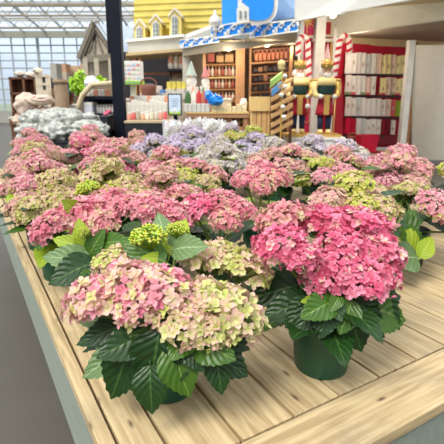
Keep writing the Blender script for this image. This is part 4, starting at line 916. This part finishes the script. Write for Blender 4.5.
# --- nutcrackers
def nutcracker(px, pfoot, Y, label, staff, s_=1.0, base=True):
    foot = W(px, pfoot, Y); t = thing('nutcracker_figure', label, 'nutcracker', foot); S = 1.2*s_   # height of the figure
    green_v = mat('green_velvet', (10, 52, 50), .7); navyp = mat('navy_trousers', (20, 34, 66), .7); coat = mat('coat_red', (160, 8, 40), .7); beard = mat('beard_white', (232, 222, 214), .9, var=.1, scale=30, bump=1); skin = mat('face_paint', (224, 170, 140), .6)
    def part(n, mb, m, sm=True): return obj(n, mb, m, t, smooth=sm)
    for sx in (-1, 1):
        mb = MB(); mb.ball((sx*.055*S, -.03*S, .03*S), .038*S, .07*S, .032*S, 12, 8); mb.lathe([(.034*S, .03*S), (.032*S, .07*S)], 12, c=(sx*.055*S, 0, 0)); part('boot', mb, palegold)
        mb = MB(); mb.lathe([(.036*S, .06*S), (.04*S, .15*S), (.048*S, .28*S)], 14, c=(sx*.055*S, 0, 0)); part('leg', mb, navyp)
    mb = MB(); mb.lathe([(.13*S, .25*S), (.125*S, .3*S), (.1*S, .44*S), (.095*S, .5*S)], 20, sy=.7); part('coat_skirt', mb, coat)
    mb = MB(); mb.box(-.035*S, .035*S, -.098*S, -.06*S, .26*S, .52*S); part('coat_front', mb, gold, False)
    mb = MB(); mb.lathe([(.1*S, .49*S), (.115*S, .56*S), (.125*S, .66*S), (.09*S, .73*S), (.045*S, .75*S)], 20, sy=.72); part('torso', mb, green_v)
    mb = MB(); mb.lathe([(.104*S, .48*S), (.108*S, .5*S), (.104*S, .52*S)], 20, sy=.74); part('belt', mb, gold)
    mb = MB(); mb.lathe([(.14*S, .645*S), (.155*S, .68*S), (.13*S, .73*S), (.06*S, .765*S)], 20, sy=.66); part('shoulder_cape', mb, palegold)
    for sx in (-1, 1):
        mb = MB(); mb.tube([(sx*.145*S, 0, .69*S), (sx*.165*S, -.01*S, .6*S), (sx*.15*S, -.05*S, .52*S), (sx*.1*S, -.11*S, .5*S)], [.05*S, .045*S, .038*S, .032*S], 12); a = part('arm', mb, palegold if sx < 0 else gold)
        mb = MB(); mb.ball((sx*.095*S, -.125*S, .5*S), .032*S, n=12, m=8); obj('hand', mb, white, a, smooth=True)
        mb = MB(); mb.ball((sx*.15*S, 0, .715*S), .05*S, .05*S, .022*S, 12, 6); part('epaulette', mb, gold)
    mb = MB(); mb.ball((0, 0, .82*S), .062*S, .06*S, .075*S, 16, 12)
    mb.ball((0, -.062*S, .82*S), .012*S, .018*S, .014*S, 8, 6)
    hd = part('head', mb, skin)
    for sx in (-1, 1):
        e_ = MB(); e_.ball((sx*.022*S, -.057*S, .84*S), .008*S, n=8, m=6); obj('eye', e_, black, hd, smooth=True)
    mb = MB(); mb.ball((0, -.04*S, .765*S), .055*S, .035*S, .06*S, 14, 10, .15, 3); mb.ball((0, .02*S, .81*S), .1*S, .06*S, .075*S, 14, 10, .15, 5); part('white_beard', mb, beard)
    mb = MB(); mb.lathe([(.068*S, .865*S), (.072*S, .885*S), (.066*S, .9*S)], 18); mb.lathe([(.06*S, .9*S), (.055*S, .93*S)], 12)
    n = 8
    for k in range(n):
        an = 2*PI*k/n; c_, q_ = math.cos(an), math.sin(an)
        mb.tube([(c_*.066*S, q_*.066*S, .89*S), (c_*.074*S, q_*.074*S, .96*S)], [.018*S, .004*S], 6); mb.ball((c_*.075*S, q_*.075*S, .965*S), .009*S, n=6, m=4)
    mb.ball((0, 0, .94*S), .05*S, .05*S, .05*S, 12, 8); cw = part('crown', mb, gold)
    for k in range(n):
        e_ = MB(); an = 2*PI*k/n+.39; e_.ball((math.cos(an)*.071*S, math.sin(an)*.071*S, .886*S), .011*S, n=6, m=4); obj('green_jewel', e_, mat('jewel_green', (20, 130, 70), .2), cw)
    x = .1*S
    if staff == 'long':
        mb = MB(); mb.tube([(x, -.13*S, -.03*S), (x, -.13*S, .5*S)], .009*S, 8); mb.ball((x, -.13*S, .52*S), .02*S, n=8, m=6); part('staff', mb, gold)
    else:
        mb = MB(); mb.tube([(x, -.13*S, .3*S), (x, -.13*S, .5*S)], .01*S, 8); q = part('sceptre', mb, gold); e_ = MB(); e_.ball((x+.0*S, -.13*S, .37*S), .036*S, n=12, m=8); obj('white_ball', e_, white, q, smooth=True)
    mb = MB(); mb.box(-.2*S, .2*S, -.17*S, .13*S, -.04*S, 0); part('base', mb, gold, False)
    return t
nutcracker(297.5, 133, 7.3, 'large nutcracker left of the white column, holding a white ball sceptre', 'short', .98)
nutcracker(323.5, 133.5, 7.05, 'large nutcracker right of the white column with a long gold staff on a gold base', 'long', .96)
for px, Y, x0, x1, yt, l in ((297.5, 7.3, 288, 308, 136, 'white display plinth under the left nutcracker'), (325, 7.05, 309, 343, 137, 'wide white display plinth under the right nutcracker')):
    p = W(px, yt, Y); a = W(x0, 93, Y); b = W(x1, 93, Y); t = thing('plinth', l, 'plinth', Vector((p.x, Y, 0)))
    zt = W(px, 133, Y).z-.04*1.2*.98-.002
    mb = MB(); mb.box(a.x-p.x, b.x-p.x, -.2, .25, 0, zt-.04); obj('body', mb, white, t); mb = MB(); mb.box(a.x-p.x-.02, b.x-p.x+.02, -.22, .27, zt-.04, zt); obj('top', mb, white, t)

# --- dark steel post with conduit
po = thing('steel_post', 'dark navy steel post rising past the top of the picture', 'post', Vector((W(119, 93, 6.3).x, 6.3, 0)))
mb = MB(); mb.box(-.078, .078, -.07, .07, 0, 5.2); obj('post', mb, navy, po)
mb = MB(); mb.box(-.12, -.082, -.03, .03, 1.95, 5.0); obj('conduit', mb, navy, po)
mb = MB(); mb.box(-.14, .14, -.13, .13, 0, .02); obj('base_plate', mb, navy, po)

# --- black cart with goods in the middle
def table(label, x0, x1, Y, py, dep, mtop, mleg, fas=.12, name='display_table'):
    a = W(x0, py, Y); b = W(x1, py, Y); zt = a.z; t = thing(name, label, 'table', Vector(((a.x+b.x)/2, Y, 0))); hw = (b.x-a.x)/2
    mb = MB(); mb.box(-hw, hw, 0, dep, zt-.03, zt); obj('top', mb, mtop, t, bevel=.004)
    mb = MB(); mb.box(-hw+.01, hw-.01, .01, dep-.01, zt-.03-fas, zt-.03); obj('apron', mb, mleg, t)
    for sx in (-1, 1):
        for y in (.03, dep-.09):
            mb = MB(); mb.box(sx*(hw-.05)-.035, sx*(hw-.05)+.035, y, y+.07, 0, zt-.03-fas); obj('leg', mb, mleg, t)
    mb = MB(); mb.box(-hw+.05, hw-.05, .05, dep-.05, .25, .28); obj('lower_shelf', mb, mleg, t); t['zt'] = zt; return t
table('black framed cart carrying pale packages, right of the dark post', 124, 170, 5.9, 121, 1.0, mat('cart_top', (190, 170, 140), .7), black, .16)
table('dark low stand directly left of the dark post', 99, 107.5, 6.0, 116, .6, black, black, .18)
# casters under the cart
white_g = mat('package_white', (222, 216, 206), .5, var=.26, scale=22); peach = mat('package_peach', (226, 160, 130), .6); 
def jar(px, py, Y, wpx, hpx, c, label, group, lid=(230, 226, 216)):
    s = Y/452; r = wpx*s/2; h = hpx*s; mb = MB(); mb.lathe([(r*.9, 0), (r, .01), (r, h*.72), (r*.75, h*.8)], 14)
    o = obj('jar', mb, mat('jar_%d_%d_%d' % c, c, .35), loc=W(px, py, Y), smooth=True); tag(o, label, 'jar', group)
    l = MB(); l.lathe([(r*.8, h*.8), (r*.8, h), (r*.7, h*1.02)], 14); obj('lid', l, mat('jarlid_%d' % lid[0], lid, .4), o, smooth=True)
jc = [(226, 150, 130), (220, 214, 190), (230, 180, 150), (214, 96, 96), (200, 190, 170), (236, 226, 214), (176, 170, 150)]
for i in range(9):
    jar(129.5+i*4.5, 119.6, 6.1, 4.2, 7+(i % 3)*1.3, jc[(i*3) % 7], 'small peach or cream jar in the front row on the black cart', 'jars in the front row on the black cart')
for i in range(9):
    rbox('package', 'white package in the middle row on the black cart', 'package', 'white packages in the middle row on the black cart', 130.5+i*4.4, 118, 6.35, 4.6, 15+(i*7 % 4), white_g, .16)
for i in range(9):
    rbox('package', 'tall white package in the back row on the black cart', 'package', 'tall white packages in the back row on the black cart', 134+i*4.2, 117, 6.62, 4.7, 21+(i*5 % 5), white_g if i % 4 else mat('package_peach', (226, 160, 130)), .2)
basket(149, 98, 7.3, 16, 13, 'reddish-brown wicker basket above the white packages', mat('red_wicker', (134, 84, 70), .8, var=.3, scale=40, bump=.6))
# shelf unit behind the cart that bears basket, tag display, boxes
su = table('long pale sales counter behind the black cart, under the seasonal goods', 122, 232, 7.4, 98.5, .7, cream, mat('counter_front', (196, 180, 160), .7), .5, 'sales_counter')
# plant food display card with green foot
pd = thing('tag_display', 'white display case with a green base strip right of the dark post', 'display', W(132, 98.2, 7.55))
s = 7.55/452; hw = 9.5*s
mb = MB(); mb.box(-hw, hw, 0, .3, 17*s, 36*s); obj('case', mb, mat('case_white', (232, 230, 226), .5, var=.04), pd)
mb = MB(); mb.box(-hw-.01, hw+.01, -.02, .32, 13.5*s, 17*s); obj('green_strip', mb, lime, pd)
mb = MB(); mb.box(-.04, .04, .1, .2, 0, 14*s); obj('stand', mb, cream, pd)
for i in range(4):
    for j in range(4):
        c = [(216, 150, 150), (190, 214, 170), (226, 200, 200), (170, 190, 214)][(i+j*3) % 4]
        mb = MB(); mb.box(-hw+.03+i*.075, -hw+.085+i*.075, -.008, 0, (18.5+j*4.2)*s, (20.5+j*4.2)*s); obj('tag', mb, mat('tagc_%d' % c[0], c, .6), pd)
for i in range(6):
    mb = MB(); mb.box(-hw+.02+i*.05, -hw+.04+i*.05, -.028, -.02, 14.5*s, 15.5*s); obj('blue_dot', mb, blue, pd)
# goods on the counter
k_ = 0
for x, w_, h, c, l in ((150, 6, 14, (120, 130, 130), 'dark grey canister beside the doorway'), (157, 9, 12, (226, 208, 196), 'pale pink carton left of the blue lantern'), (163, 4, 8, (90, 150, 220), 'small blue lantern on the counter'),
                    (171, 9, 9, (214, 200, 186), 'beige carton under the yellow boxes'), (181, 9, 9, (206, 196, 190), 'grey-beige carton under the yellow boxes, further right'), (193, 11, 11, (230, 224, 216), 'white carton below the green-hatted gnome'), (205, 9, 12, (232, 228, 220), 'white carton at the right end of the counter')):
    rbox('carton', l, 'box', None, x, 98.2-(.3*0), 7.62, w_, h, mat('carton_%d_%d' % (c[0], c[2]), c, .7), .25, lidm=mat('carton_%d_%d' % (c[0], c[2]), c) if w_ < 5 else None)
for i, x in enumerate((169.3, 174, 179, 183.5)):
    rbox('yellow_box', 'small yellow box in the row above the beige cartons', 'box', 'yellow boxes above the beige cartons', x, 89, 7.6, 4.2, 7, mat('box_yellow', (220, 204, 90), .6), .1)
# gnomes
def gnome(px, py, Y, hpx, hat, body, label, group=None):
    s = Y/452; H = hpx*s; t = thing('gnome_ornament', label, 'gnome', W(px, py, Y), group=group)
    mb = MB(); mb.ball((0, 0, H*.22), H*.2, H*.17, H*.24, 14, 10); obj('body', mb, mat('gnome_body_%d' % body[0], body, .8), t, smooth=True)
    mb = MB(); mb.ball((0, -H*.12, H*.3), H*.13, H*.08, H*.17, 12, 8, .1, 2); obj('beard', mb, mat('gnome_beard', (236, 232, 226), .9), t, smooth=True)
    mb = MB(); mb.lathe([(H*.24, H*.42), (H*.19, H*.5), (H*.11, H*.72), (H*.04, H*.93), (.002, H)], 14); obj('pointed_hat', mb, mat('gnome_hat_%d_%d' % hat[:2], hat, .8), t, smooth=True)
    mb = MB(); mb.ball((0, -H*.22, H*.41), H*.045, n=8, m=6); obj('nose', mb, peach, t, smooth=True); return t
gs = thing('wall_shelf', 'black bracket shelf of gnomes in front of the sand-coloured wall', 'shelf', W(176, 69, 10.7))
mb = MB(); s = 10.7/452; mb.box(-9*s, 9*s, -.05, .5, -.05, -.002); obj('board', mb, black, gs); 
for sx in (-1, 1): mb = MB(); mb.prism([(sx*7*s, .0, -.05), (sx*7*s, .45, -.05), (sx*7*s, .45, -.25)], (.02, 0, 0)); obj('bracket', mb, black, gs)
gnome(171, 69, 10.75, 15, (222, 160, 130), (226, 220, 214), 'gnome with peach pointed hat, left on the black bracket shelf')
gnome(176.5, 69, 10.75, 14, (206, 206, 200), (214, 210, 204), 'gnome with pale grey hat, between two peach-hatted ones')
gnome(181.5, 69, 10.75, 13, (226, 166, 136), (226, 220, 214), 'gnome with peach pointed hat, right on the black bracket shelf')
gnome(191.5, 88, 7.7, 26, (178, 190, 180), (232, 228, 222), 'tall white gnome with pale grey-green hat at the corner column')
gnome(193, 98, 7.45, 12, (226, 166, 130), (232, 214, 200), 'small gnome with peach hat in front of the tall one')
gnome(205.5, 86.5, 7.7, 20, (206, 130, 124), (236, 230, 226), 'gnome with dusty red hat left of the stall shelves')
gnome(203, 98, 7.46, 11, (90, 140, 100), (220, 214, 200), 'small gnome with green hat at the counter end')
for i in range(12):
    rbox('package', 'small white package standing in the row on the pale counter', 'package', 'small white packages on the pale counter', 143+i*5.2, 98.3, 7.43, 4.4, 5+(i*3 % 4), white_g, .06)
# poinsettia-ish greens and red bags left of the blue bag
def bush(name, label, cat, px, py, Y, wx, hx, m, seed, n=60, sz=.05, parent=None, fl=None):
    s = Y/452; rnd = random.Random(seed); t = thing(name, label, cat, W(px, py, Y)) ; mb = MB(); fb = MB()
    for i in range(n):
        d = Vector((rnd.gauss(0, 1), rnd.gauss(0, .6), rnd.gauss(0, 1))).normalized()*rnd.uniform(.3, 1); c = Vector((d.x*wx*s/2, d.y*wx*s/2.5, hx*s*.6+d.z*hx*s*.4))
        a = Vector((rnd.gauss(0, 1), rnd.gauss(0, 1), rnd.gauss(0, 1))).normalized(); b = a.orthogonal().normalized(); z = sz*rnd.uniform(.6, 1.3)
        (fb if fl and i % 4 == 0 else mb).add([c-a*z, c+b*z*.4+a.cross(b)*z*.1, c+a*z, c-b*z*.4], [(0, 1, 2, 3)])
    obj('foliage', mb, m, t)
    if fl: obj('blossom', fb, fl, t)
    mb = MB(); mb.lathe([(.06*wx*s/.3, 0), (.08*wx*s/.3, hx*s*.28)], 14); obj('pot', mb, brown, t, smooth=True)
    mb = MB(); mb.tube([(0, 0, hx*s*.2), (0, 0, hx*s*.6)], .012, 6); obj('stem', mb, STEM, t); return t
# framed sign on stand
fs_ = thing('framed_sign', 'dark-framed pale blue notice sign with flowers, standing on a post', 'sign', Vector((W(174.5, 93, 5.6).x, 5.6, 0)))
mb = MB(); pbox(mb, 168, 93.5, 181.5, 115.5, 5.6, .03); sub(fs_, 'frame', mb, mat('frame_dark', (52, 62, 62), .5))
mb = MB(); pbox(mb, 169.2, 94.8, 180.3, 114.2, 5.592, .01); sub(fs_, 'sheet', mb, mat('sheet_blue', (198, 214, 234), .5, var=.02))
for x0, y0, x1, y1, m_ in ((172, 98.5, 178, 99.1, 0), (171.2, 101, 178.6, 101.6, 0), (172.5, 103.4, 177.6, 104, 0), (171.5, 105.6, 178.2, 106.1, 0)):
    mb = MB(); pbox(mb, x0, y0, x1, y1, 5.588, .004); sub(fs_, 'print_line', mb, mat('print_grey', (150, 170, 200), .6))
mb = MB(); mb.prism([W(169.2, 114.2, 5.588), W(169.2, 111, 5.588), W(172, 112.3, 5.588), W(175, 113, 5.588), W(178, 112, 5.588), W(180.3, 110.5, 5.588), W(180.3, 114.2, 5.588)], (0, .004, 0)); sub(fs_, 'printed_grass', mb, lime)
for x, y, r in ((174.5, 110, .02), (176.5, 112, .015), (172.5, 112, .014)):
    mb = MB(); mb.ball(W(x, y, 5.586), r, .003, r, 10, 6); sub(fs_, 'printed_flower', mb, white)
mb = MB(); a = W(175, 93, 5.64); mb.box(a.x-.025, a.x+.025, 5.635, 5.67, .02, W(175, 112, 5.64).z); mb.box(a.x-.2, a.x+.2, 5.52, 5.78, 0, .02); sub(fs_, 'stand', mb, navy)
# bright blue bag
bb = thing('blue_bag', 'bright blue crumpled bag hanging in front of the wooden stall', 'bag', W(214, 106, 7.0))
mb = MB(); s = 7/452; mb.ball((1.5*s, 0, 6*s), 7.6*s, .1, 5.6*s, 18, 12, .22, 4); obj('body', mb, blue, bb)
mb = MB(); mb.ball((-5.5*s, 0, 10.5*s), 3.8*s, .08, 4.6*s, 14, 10, .2, 7); obj('flap', mb, blue, bb)
for q in ((-6, 12), (0, 9.5), (3.5, 11)): mb = MB(); mb.ball((q[0]*s, -.085, q[1]*s), 1.1*s, .015, .8*s, 8, 6); obj('white_mark', mb, white, bb)
# low display table with pale boxes in front of the stall
lt = table('pale wooden display table in front of the stall shelves', 186, 249, 7.0, 112, .38, palewood, mat('table_side', (176, 130, 96), .7), .06)
for i in range(7):
    rbox('flat_box', 'flat cream box laid out on the pale display table', 'box', 'flat cream boxes on the pale display table', 214+i*5, 111.8, 7.1, 4.6, 5+(i % 2)*2.5, mat('cream_box', (230, 212, 168), .6), .18)
for i in range(6):
    rbox('seed_box', 'white printed box in the row left of the blue bag', 'box', 'white printed boxes left of the blue bag', 186+i*4.3, 111.8, 7.1, 4, 8, mat('printed_box', (222, 220, 210), .6, var=.3, scale=30), .2)
for i, (x, c) in enumerate(((188, (70, 110, 60)), (194, (236, 226, 214)), (199, (200, 60, 60)), (203.5, (190, 110, 90)), (207, (170, 40, 50)))):
    lump('gift_bag', '%s gift bag above the white printed boxes' % ('green', 'white', 'red', 'tan', 'dark red')[i], 'bag', x, 110.5, 7.28, 6, 19, mat('gift_%d' % i, c, .7), i+3, wob=.12)
for i in range(7):
    rbox('crate', 'brown slatted crate in the low row under the pale display table', 'crate', 'brown crates under the pale display table', 188+i*8, 126, 7.2, 7.6, 9, MATS['table_side'] if i % 2 else brown, .25)
mb = MB(); a = W(188, 126, 7.2); b = W(247, 126, 7.2); L_ = lt.location; mb.box(a.x-L_.x, b.x-L_.x, .03, .36, a.z-.03, a.z-.002); obj('middle_shelf', mb, MATS['table_side'], lt)
# white bottle group + planter at right of table
lump('white_cloth', 'white cloth peak at the right end of the pale display table', 'cloth', 243.5, 112, 7.2, 8, 14, white_g, 11, wob=.2)
bush('potted_bush', 'cream and green leafy pot plant below the pale display table', 'potted plant', 240, 126, 7.18, 16, 10, mat('variegated', (190, 190, 140), .7, var=.3), 5, 90, .05)

# --- clear plastic sleeves
for i in range(11):
    x = 166+i*5.2; Y = 5.3+(i % 3)*.07; s = Y/452; t = thing('plastic_sleeve', 'clear plastic plant sleeve leaning in the row behind the lilac hydrangeas', 'sleeve', W(x, 139, Y), group='clear plant sleeves behind the lilac hydrangeas')
    mb = MB(); n = 14; sh = .12*math.sin(i*2.3)+.06; hh = 15*s+.02*(i % 4)
    vs = []; 
    for z, r in ((0, .04), (hh*.5, .07), (hh, .105)):
        for k in range(n): an = 2*PI*k/n; rr = r*(1+.12*math.sin(k*3.1+i)); vs.append((rr*math.cos(an)+sh*z/hh*1.2, rr*math.sin(an), z+(.03*math.sin(k*2.2+i) if z == hh else 0)))
    mb.add(vs, [(j*n+k, j*n+(k+1) % n, (j+1)*n+(k+1) % n, (j+1)*n+k) for j in range(2) for k in range(n)]); obj('sleeve', mb, SLEEVE, t, smooth=True)
    mb = MB(); rnd = random.Random(i)
    for k in range(22): c = Vector((rnd.uniform(-.05, .05)+sh*.6, rnd.uniform(-.04, .04), hh*rnd.uniform(.45, .9))); mb.ball(c, .018, n=6, m=4)
    obj('blossom', mb, mat('pale_bloom', (214, 206, 216), .7), t)
    mb = MB(); mb.tube([(0, 0, 0), (sh*.5, 0, hh*.5)], .02, 6); obj('stem', mb, green, t)
st2 = table('plain table carrying the clear plant sleeves behind the bench', 160, 226, 5.2, 139.6, .35, cream, cream, .05)

# --- left side: shelf unit with beige arched frame
au = thing('arched_shelf_unit', 'beige framed shelf unit with slanting left side, left of the dark post', 'shelf', Vector((W(97, 93, 7.5).x, 7.5, 0)))
beige = mat('beige_frame', (206, 190, 156), .6, var=.08)
fpts = [(78.5, 112), (79.5, 103), (82.5, 95), (92, 84.5), (117.5, 83)]
mb = MB(); mb.tube([W(x, y, 7.45) for x, y in fpts], .045, 8); sub(au, 'frame_rail', mb, beige, smooth=True)
for x in (79, 116.5):
    mb = MB(); a = W(x, 93, 7.5); mb.box(a.x-.04, a.x+.04, 7.46, 7.56, 0, W(x, 105 if x < 90 else 83, 7.5).z); sub(au, 'leg', mb, beige)
mb = MB(); mb.prism([W(83, 118, 7.95), W(83, 96, 7.95), W(92, 86, 7.95), W(117, 85, 7.95), W(117, 118, 7.95)], (0, .03, 0)); sub(au, 'wicker_back', mb, mat('grey_wicker', (130, 118, 100), .8, var=.35, scale=50))
for yy in (96.3, 113.6):
    mb = MB(); a = W(82, yy, 7.5); b = W(116, yy, 7.5); mb.box(a.x, b.x, 7.48, 7.93, a.z-.05, a.z); sub(au, 'shelf', mb, navy)
for yy in (99, 116):
    mb = MB(); a = W(82, yy, 7.8); b = W(116, yy+5, 7.8); mb.box(a.x, b.x, 7.8, 7.83, b.z, a.z); sub(au, 'dark_panel', mb, navy)
for i in range(7):
    rbox('ornament_box', 'small white or peach box on the upper shelf of the arched unit', 'box', 'boxes on the upper shelf of the arched unit', 86+i*3.6, 96, 7.6, 3.3, 6.2-(i == 0)*1, mat('ob_%d' % (i % 3), [(226, 150, 120), (230, 222, 214), (214, 208, 200)][i % 3], .6), .12)
for i in range(6):
    jar(98+i*3, 113.4, 7.6, 2.7, 8.5, (226, 224, 220), 'white bottle on the lower shelf of the arched unit', 'white bottles on the lower shelf of the arched unit')
rbox('carton', 'pale lilac carton at the left end of the lower arched shelf', 'box', None, 91, 113.4, 7.62, 8, 11, mat('lilac_carton', (206, 208, 222), .6), .3, lidm=white)
lump('pink_pouch', 'bright pink pouch on the lower arched shelf near the post', 'pouch', 108.5, 113.4, 7.55, 6, 3.6, mat('pouch_pink', (232, 110, 140), .7), 2, dep=.05)
lump('pink_pouch', 'small bright pink pouch on the dark low stand', 'pouch', 106, 115.6, 6.2, 4.5, 3.6, mat('pouch_pink', (232, 110, 140)), 5, dep=.05)

# --- plants, gate, sacks and plastic bags at the far left
bush('potted_palm', 'lime-green leafy pot plant beside the beige arched unit', 'potted plant', 82, 104.5, 8.4, 20, 33, lime, 3, 150, .09)
bush('potted_bush', 'lime-green low plant above the arched unit rail', 'potted plant', 101, 104, 8.75, 13, 27, lime, 4, 110, .07)
bush('potted_bush', 'blue-flowered plant with dark leaves left of the lime palm', 'potted plant', 71, 104, 8.7, 9, 26, mat('dark_foliage', (50, 90, 50), .7, var=.2), 6, 90, .07, fl=blue)
bush('potted_bush', 'red-flowered plant right behind the wicker column', 'potted plant', 70, 104.8, 8.2, 9, 13, mat('dark_foliage', (50, 90, 50)), 7, 80, .06, fl=mat('red_bloom', (200, 60, 80), .7))
bush('potted_bush', 'small green plant sticking up between the milky plastic bags', 'potted plant', 42.5, 140, 6.4, 7, 14, green, 8, 60, .04)
su2 = table('pale table under the far left plants', 60, 108, 8.1, 105, 1.0, cream, cream, .4)
lump('paper_bundle', 'pale blue-white paper bundle between the two lime plants', 'bundle', 92, 89.5, 8.0, 14, 13, mat('paper_blue', (214, 216, 230), .6), 8, wob=.2)
wc_ = thing('wicker_column', 'tall brown wicker column left of the red-flowered plant', 'planter', Vector((W(61.5, 93, 8).x, 8, 0)))
mb = MB(); zt = W(61, 81, 8).z; mb.lathe([(.1, 0), (.12, .1), (.12, zt-.1), (.1, zt)], 18); obj('body', mb, mat('brown_wicker', (150, 128, 104), .85, var=.35, scale=40, bump=.6), wc_, smooth=True)
mb = MB(); mb.lathe([(.135, zt-.04), (.135, zt+.02), (.1, zt+.02)], 18); obj('rim', mb, MATS['brown_wicker'], wc_, smooth=True)
gt = thing('wooden_gate', 'beige wooden gate panel with small dark openings at far left', 'gate', Vector((W(42, 93, 8.6).x, 8.6, 0)))
mb = MB(); a, b = pbox(mb, 37, 74, 41.5, 100, 8.6, .06); pbox(mb, 47, 74, 49, 100, 8.6, .06); pbox(mb, 37, 74, 49, 77, 8.59, .06); pbox(mb, 37, 83, 49, 85.5, 8.59, .06); pbox(mb, 37, 90, 49, 100, 8.59, .06); sub(gt, 'frame', mb, mat('gate_wood', (206, 192, 172), .7))
mb = MB(); pbox(mb, 41, 76, 47.5, 91, 8.64, .02); sub(gt, 'dark_opening', mb, mat('dark_slate', (76, 90, 96), .6))
for x in (38, 48): mb = MB(); a = W(x, 93, 8.62); mb.box(a.x-.03, a.x+.03, 8.62, 8.68, 0, 1.3); sub(gt, 'leg', mb, MATS['gate_wood'])
sp_ = thing('slate_panel', 'dark slate panel with sloping top beside the beige gate', 'panel', Vector((W(52, 93, 8.7).x, 8.7, 0)))
mb = MB(); mb.prism([W(49, 88, 8.7), W(49, 76, 8.7), W(57, 82, 8.7), W(57, 88, 8.7)], (0, .05, 0)); sub(sp_, 'slate', mb, mat('dark_slate', (76, 90, 96)))
mb = MB(); pbox(mb, 49, 88, 57, 96, 8.68, .06); a = W(50, 93, 8.7); b = W(56, 93, 8.7); mb.box(a.x, b.x, 8.7, 8.74, 0, 1.4); sub(sp_, 'wooden_box', mb, mat('box_brown', (160, 128, 104), .8))
br = thing('brown_bookcase', 'dark brown low bookcase at the left picture edge', 'shelf', Vector((W(28, 93, 9).x, 9, 0)))
a = W(10, 93, 9); b = W(36.5, 93, 9); zt = W(30, 77, 9).z
mb = MB(); mb.box(a.x, b.x, 9.25, 9.3, 0, zt); sub(br, 'back', mb, brown)
for z in (.1, .55, 1.0, 1.4, zt-.04): mb = MB(); mb.box(a.x, b.x, 9, 9.28, z, z+.04); sub(br, 'shelf', mb, brown)
for x in (a.x, (a.x+b.x)/2, b.x-.04): mb = MB(); mb.box(x, x+.04, 9, 9.28, 0, zt); sub(br, 'side', mb, brown)
for i, (x, y, w_, h) in enumerate(((30, 77, 9, 5), (38, 74, 8, 6), (20, 77, 8, 6))):
    lump('cream_cushion', ('cream cushion with pink dot on the brown bookcase', 'cream cushion lying over the gate top', 'cream cushion on the bookcase at the picture edge')[i], 'cushion', x, y, 9.1 if i != 1 else 8.66, w_, h, mat('cushion_cream', (214, 202, 186), .8), i+2, wob=.15, dep=.14)
# far away brown crates/house tops by the glass wall
for i, (x, y, w_, h, Y, l) in enumerate(((62, 72, 8, 8, 15, 'terracotta coloured carton far back, left of the cottage posts'), (74, 73, 10, 7, 15.6, 'tan carton far back beside the terracotta one'), (84, 72, 7, 8, 15.2, 'tan-pink carton far back beside the cottage post'), (54, 78, 6, 14, 14, 'grey upright crate far back behind the slate panel'))):
    p = W(x, y, Y); t = thing('stacked_carton', l, 'box', Vector((p.x, Y, 0))); s = Y/452
    mb = MB(); mb.box(-w_*s/2, w_*s/2, 0, .5, p.z-.0, p.z+h*s); obj('carton', mb, mat('farc_%d' % i, [(190, 150, 120), (206, 178, 146), (196, 160, 140), (170, 168, 156)][i], .8), t)
    mb = MB(); mb.box(-w_*s/2-.02, w_*s/2+.02, -.02, .52, 0, p.z-.002); obj('support', mb, greywood, t)
sack = mat('sack_blush', (206, 184, 168), .8, var=.1, scale=6, bump=.5)
lt1 = table('low table under the blush sacks at far left', 8, 62, 6.9, 117, .9, cream, brown, .1)
for x, y, w_, h, l, mm in ((28, 117, 22, 24, 'blush sack standing at the left picture edge', sack), (40, 105.5, 28, 11, 'long blush sack with red print lying across the others', sack), (45, 117, 24, 10, 'blush sack lying flat beneath the long one', sack), (22, 128, 18, 14, 'blush sack low at the left picture edge', sack)):
    o = lump('cloth_sack', l, 'sack', x, y, 7.0 if h != 11 else 6.95, w_, h, mm, int(x), wob=.18, dep=.2 if y < 120 else .15)
    if h == 11:
        q = MB(); s = 6.95/452; q.ball((-1*s, -.13, 6.5*s), 4*s, .06, 2.5*s, 12, 8, .2, 2); obj('red_print', q, mat('print_red', (196, 60, 70), .8), o, smooth=True)
lt2 = table('long low table under the milky plastic bags', 20, 98, 6.0, 128, .8, cream, black, .06)
bags = [(34, 128, 6.3, 24, 17, 'milky plastic bag at far left under the sacks'), (52, 128, 6.25, 24, 16, 'milky plastic bag with grey creases, second from left'), (70, 128, 6.35, 28, 18, 'wide milky plastic bag left of the arched unit'), (88, 128, 6.5, 22, 15, 'smooth milky plastic bag in front of the arched unit'),
        (60, 120, 6.7, 30, 12, 'flat milky plastic bag behind the others'), (30, 140, 5.6, 22, 16, 'low milky plastic bag behind the far left hydrangeas'), (58, 141, 5.65, 24, 18, 'grey creased plastic bag low behind the pink hydrangeas'), (84, 138, 5.6, 28, 17, 'large white plastic bag low, left of the dark stand'), (97, 138, 5.7, 22, 16, 'white plastic bag low, nearest the dark post')]
for i, (x, y, Y, w_, h, l) in enumerate(bags):
    lump('plastic_bag', l, 'bag', x, y, Y, w_, h, plastic, i+20, wob=.3, dep=.16)
mb = MB(); pr = table('dark low rack carrying the lower plastic bags', 14, 112, 5.5, 141, .45, black, black, .05)
# added point lights without fixtures, to brighten the shop interiors
for x, y, z, e_ in ((-2.2, 9, 2.3, 30), (.2, 8.8, 2.2, 14), (2.45, 7.95, 2.2, 10)):
    light('POINT', (x, y, z), e_, (1, .9, .75), .2)
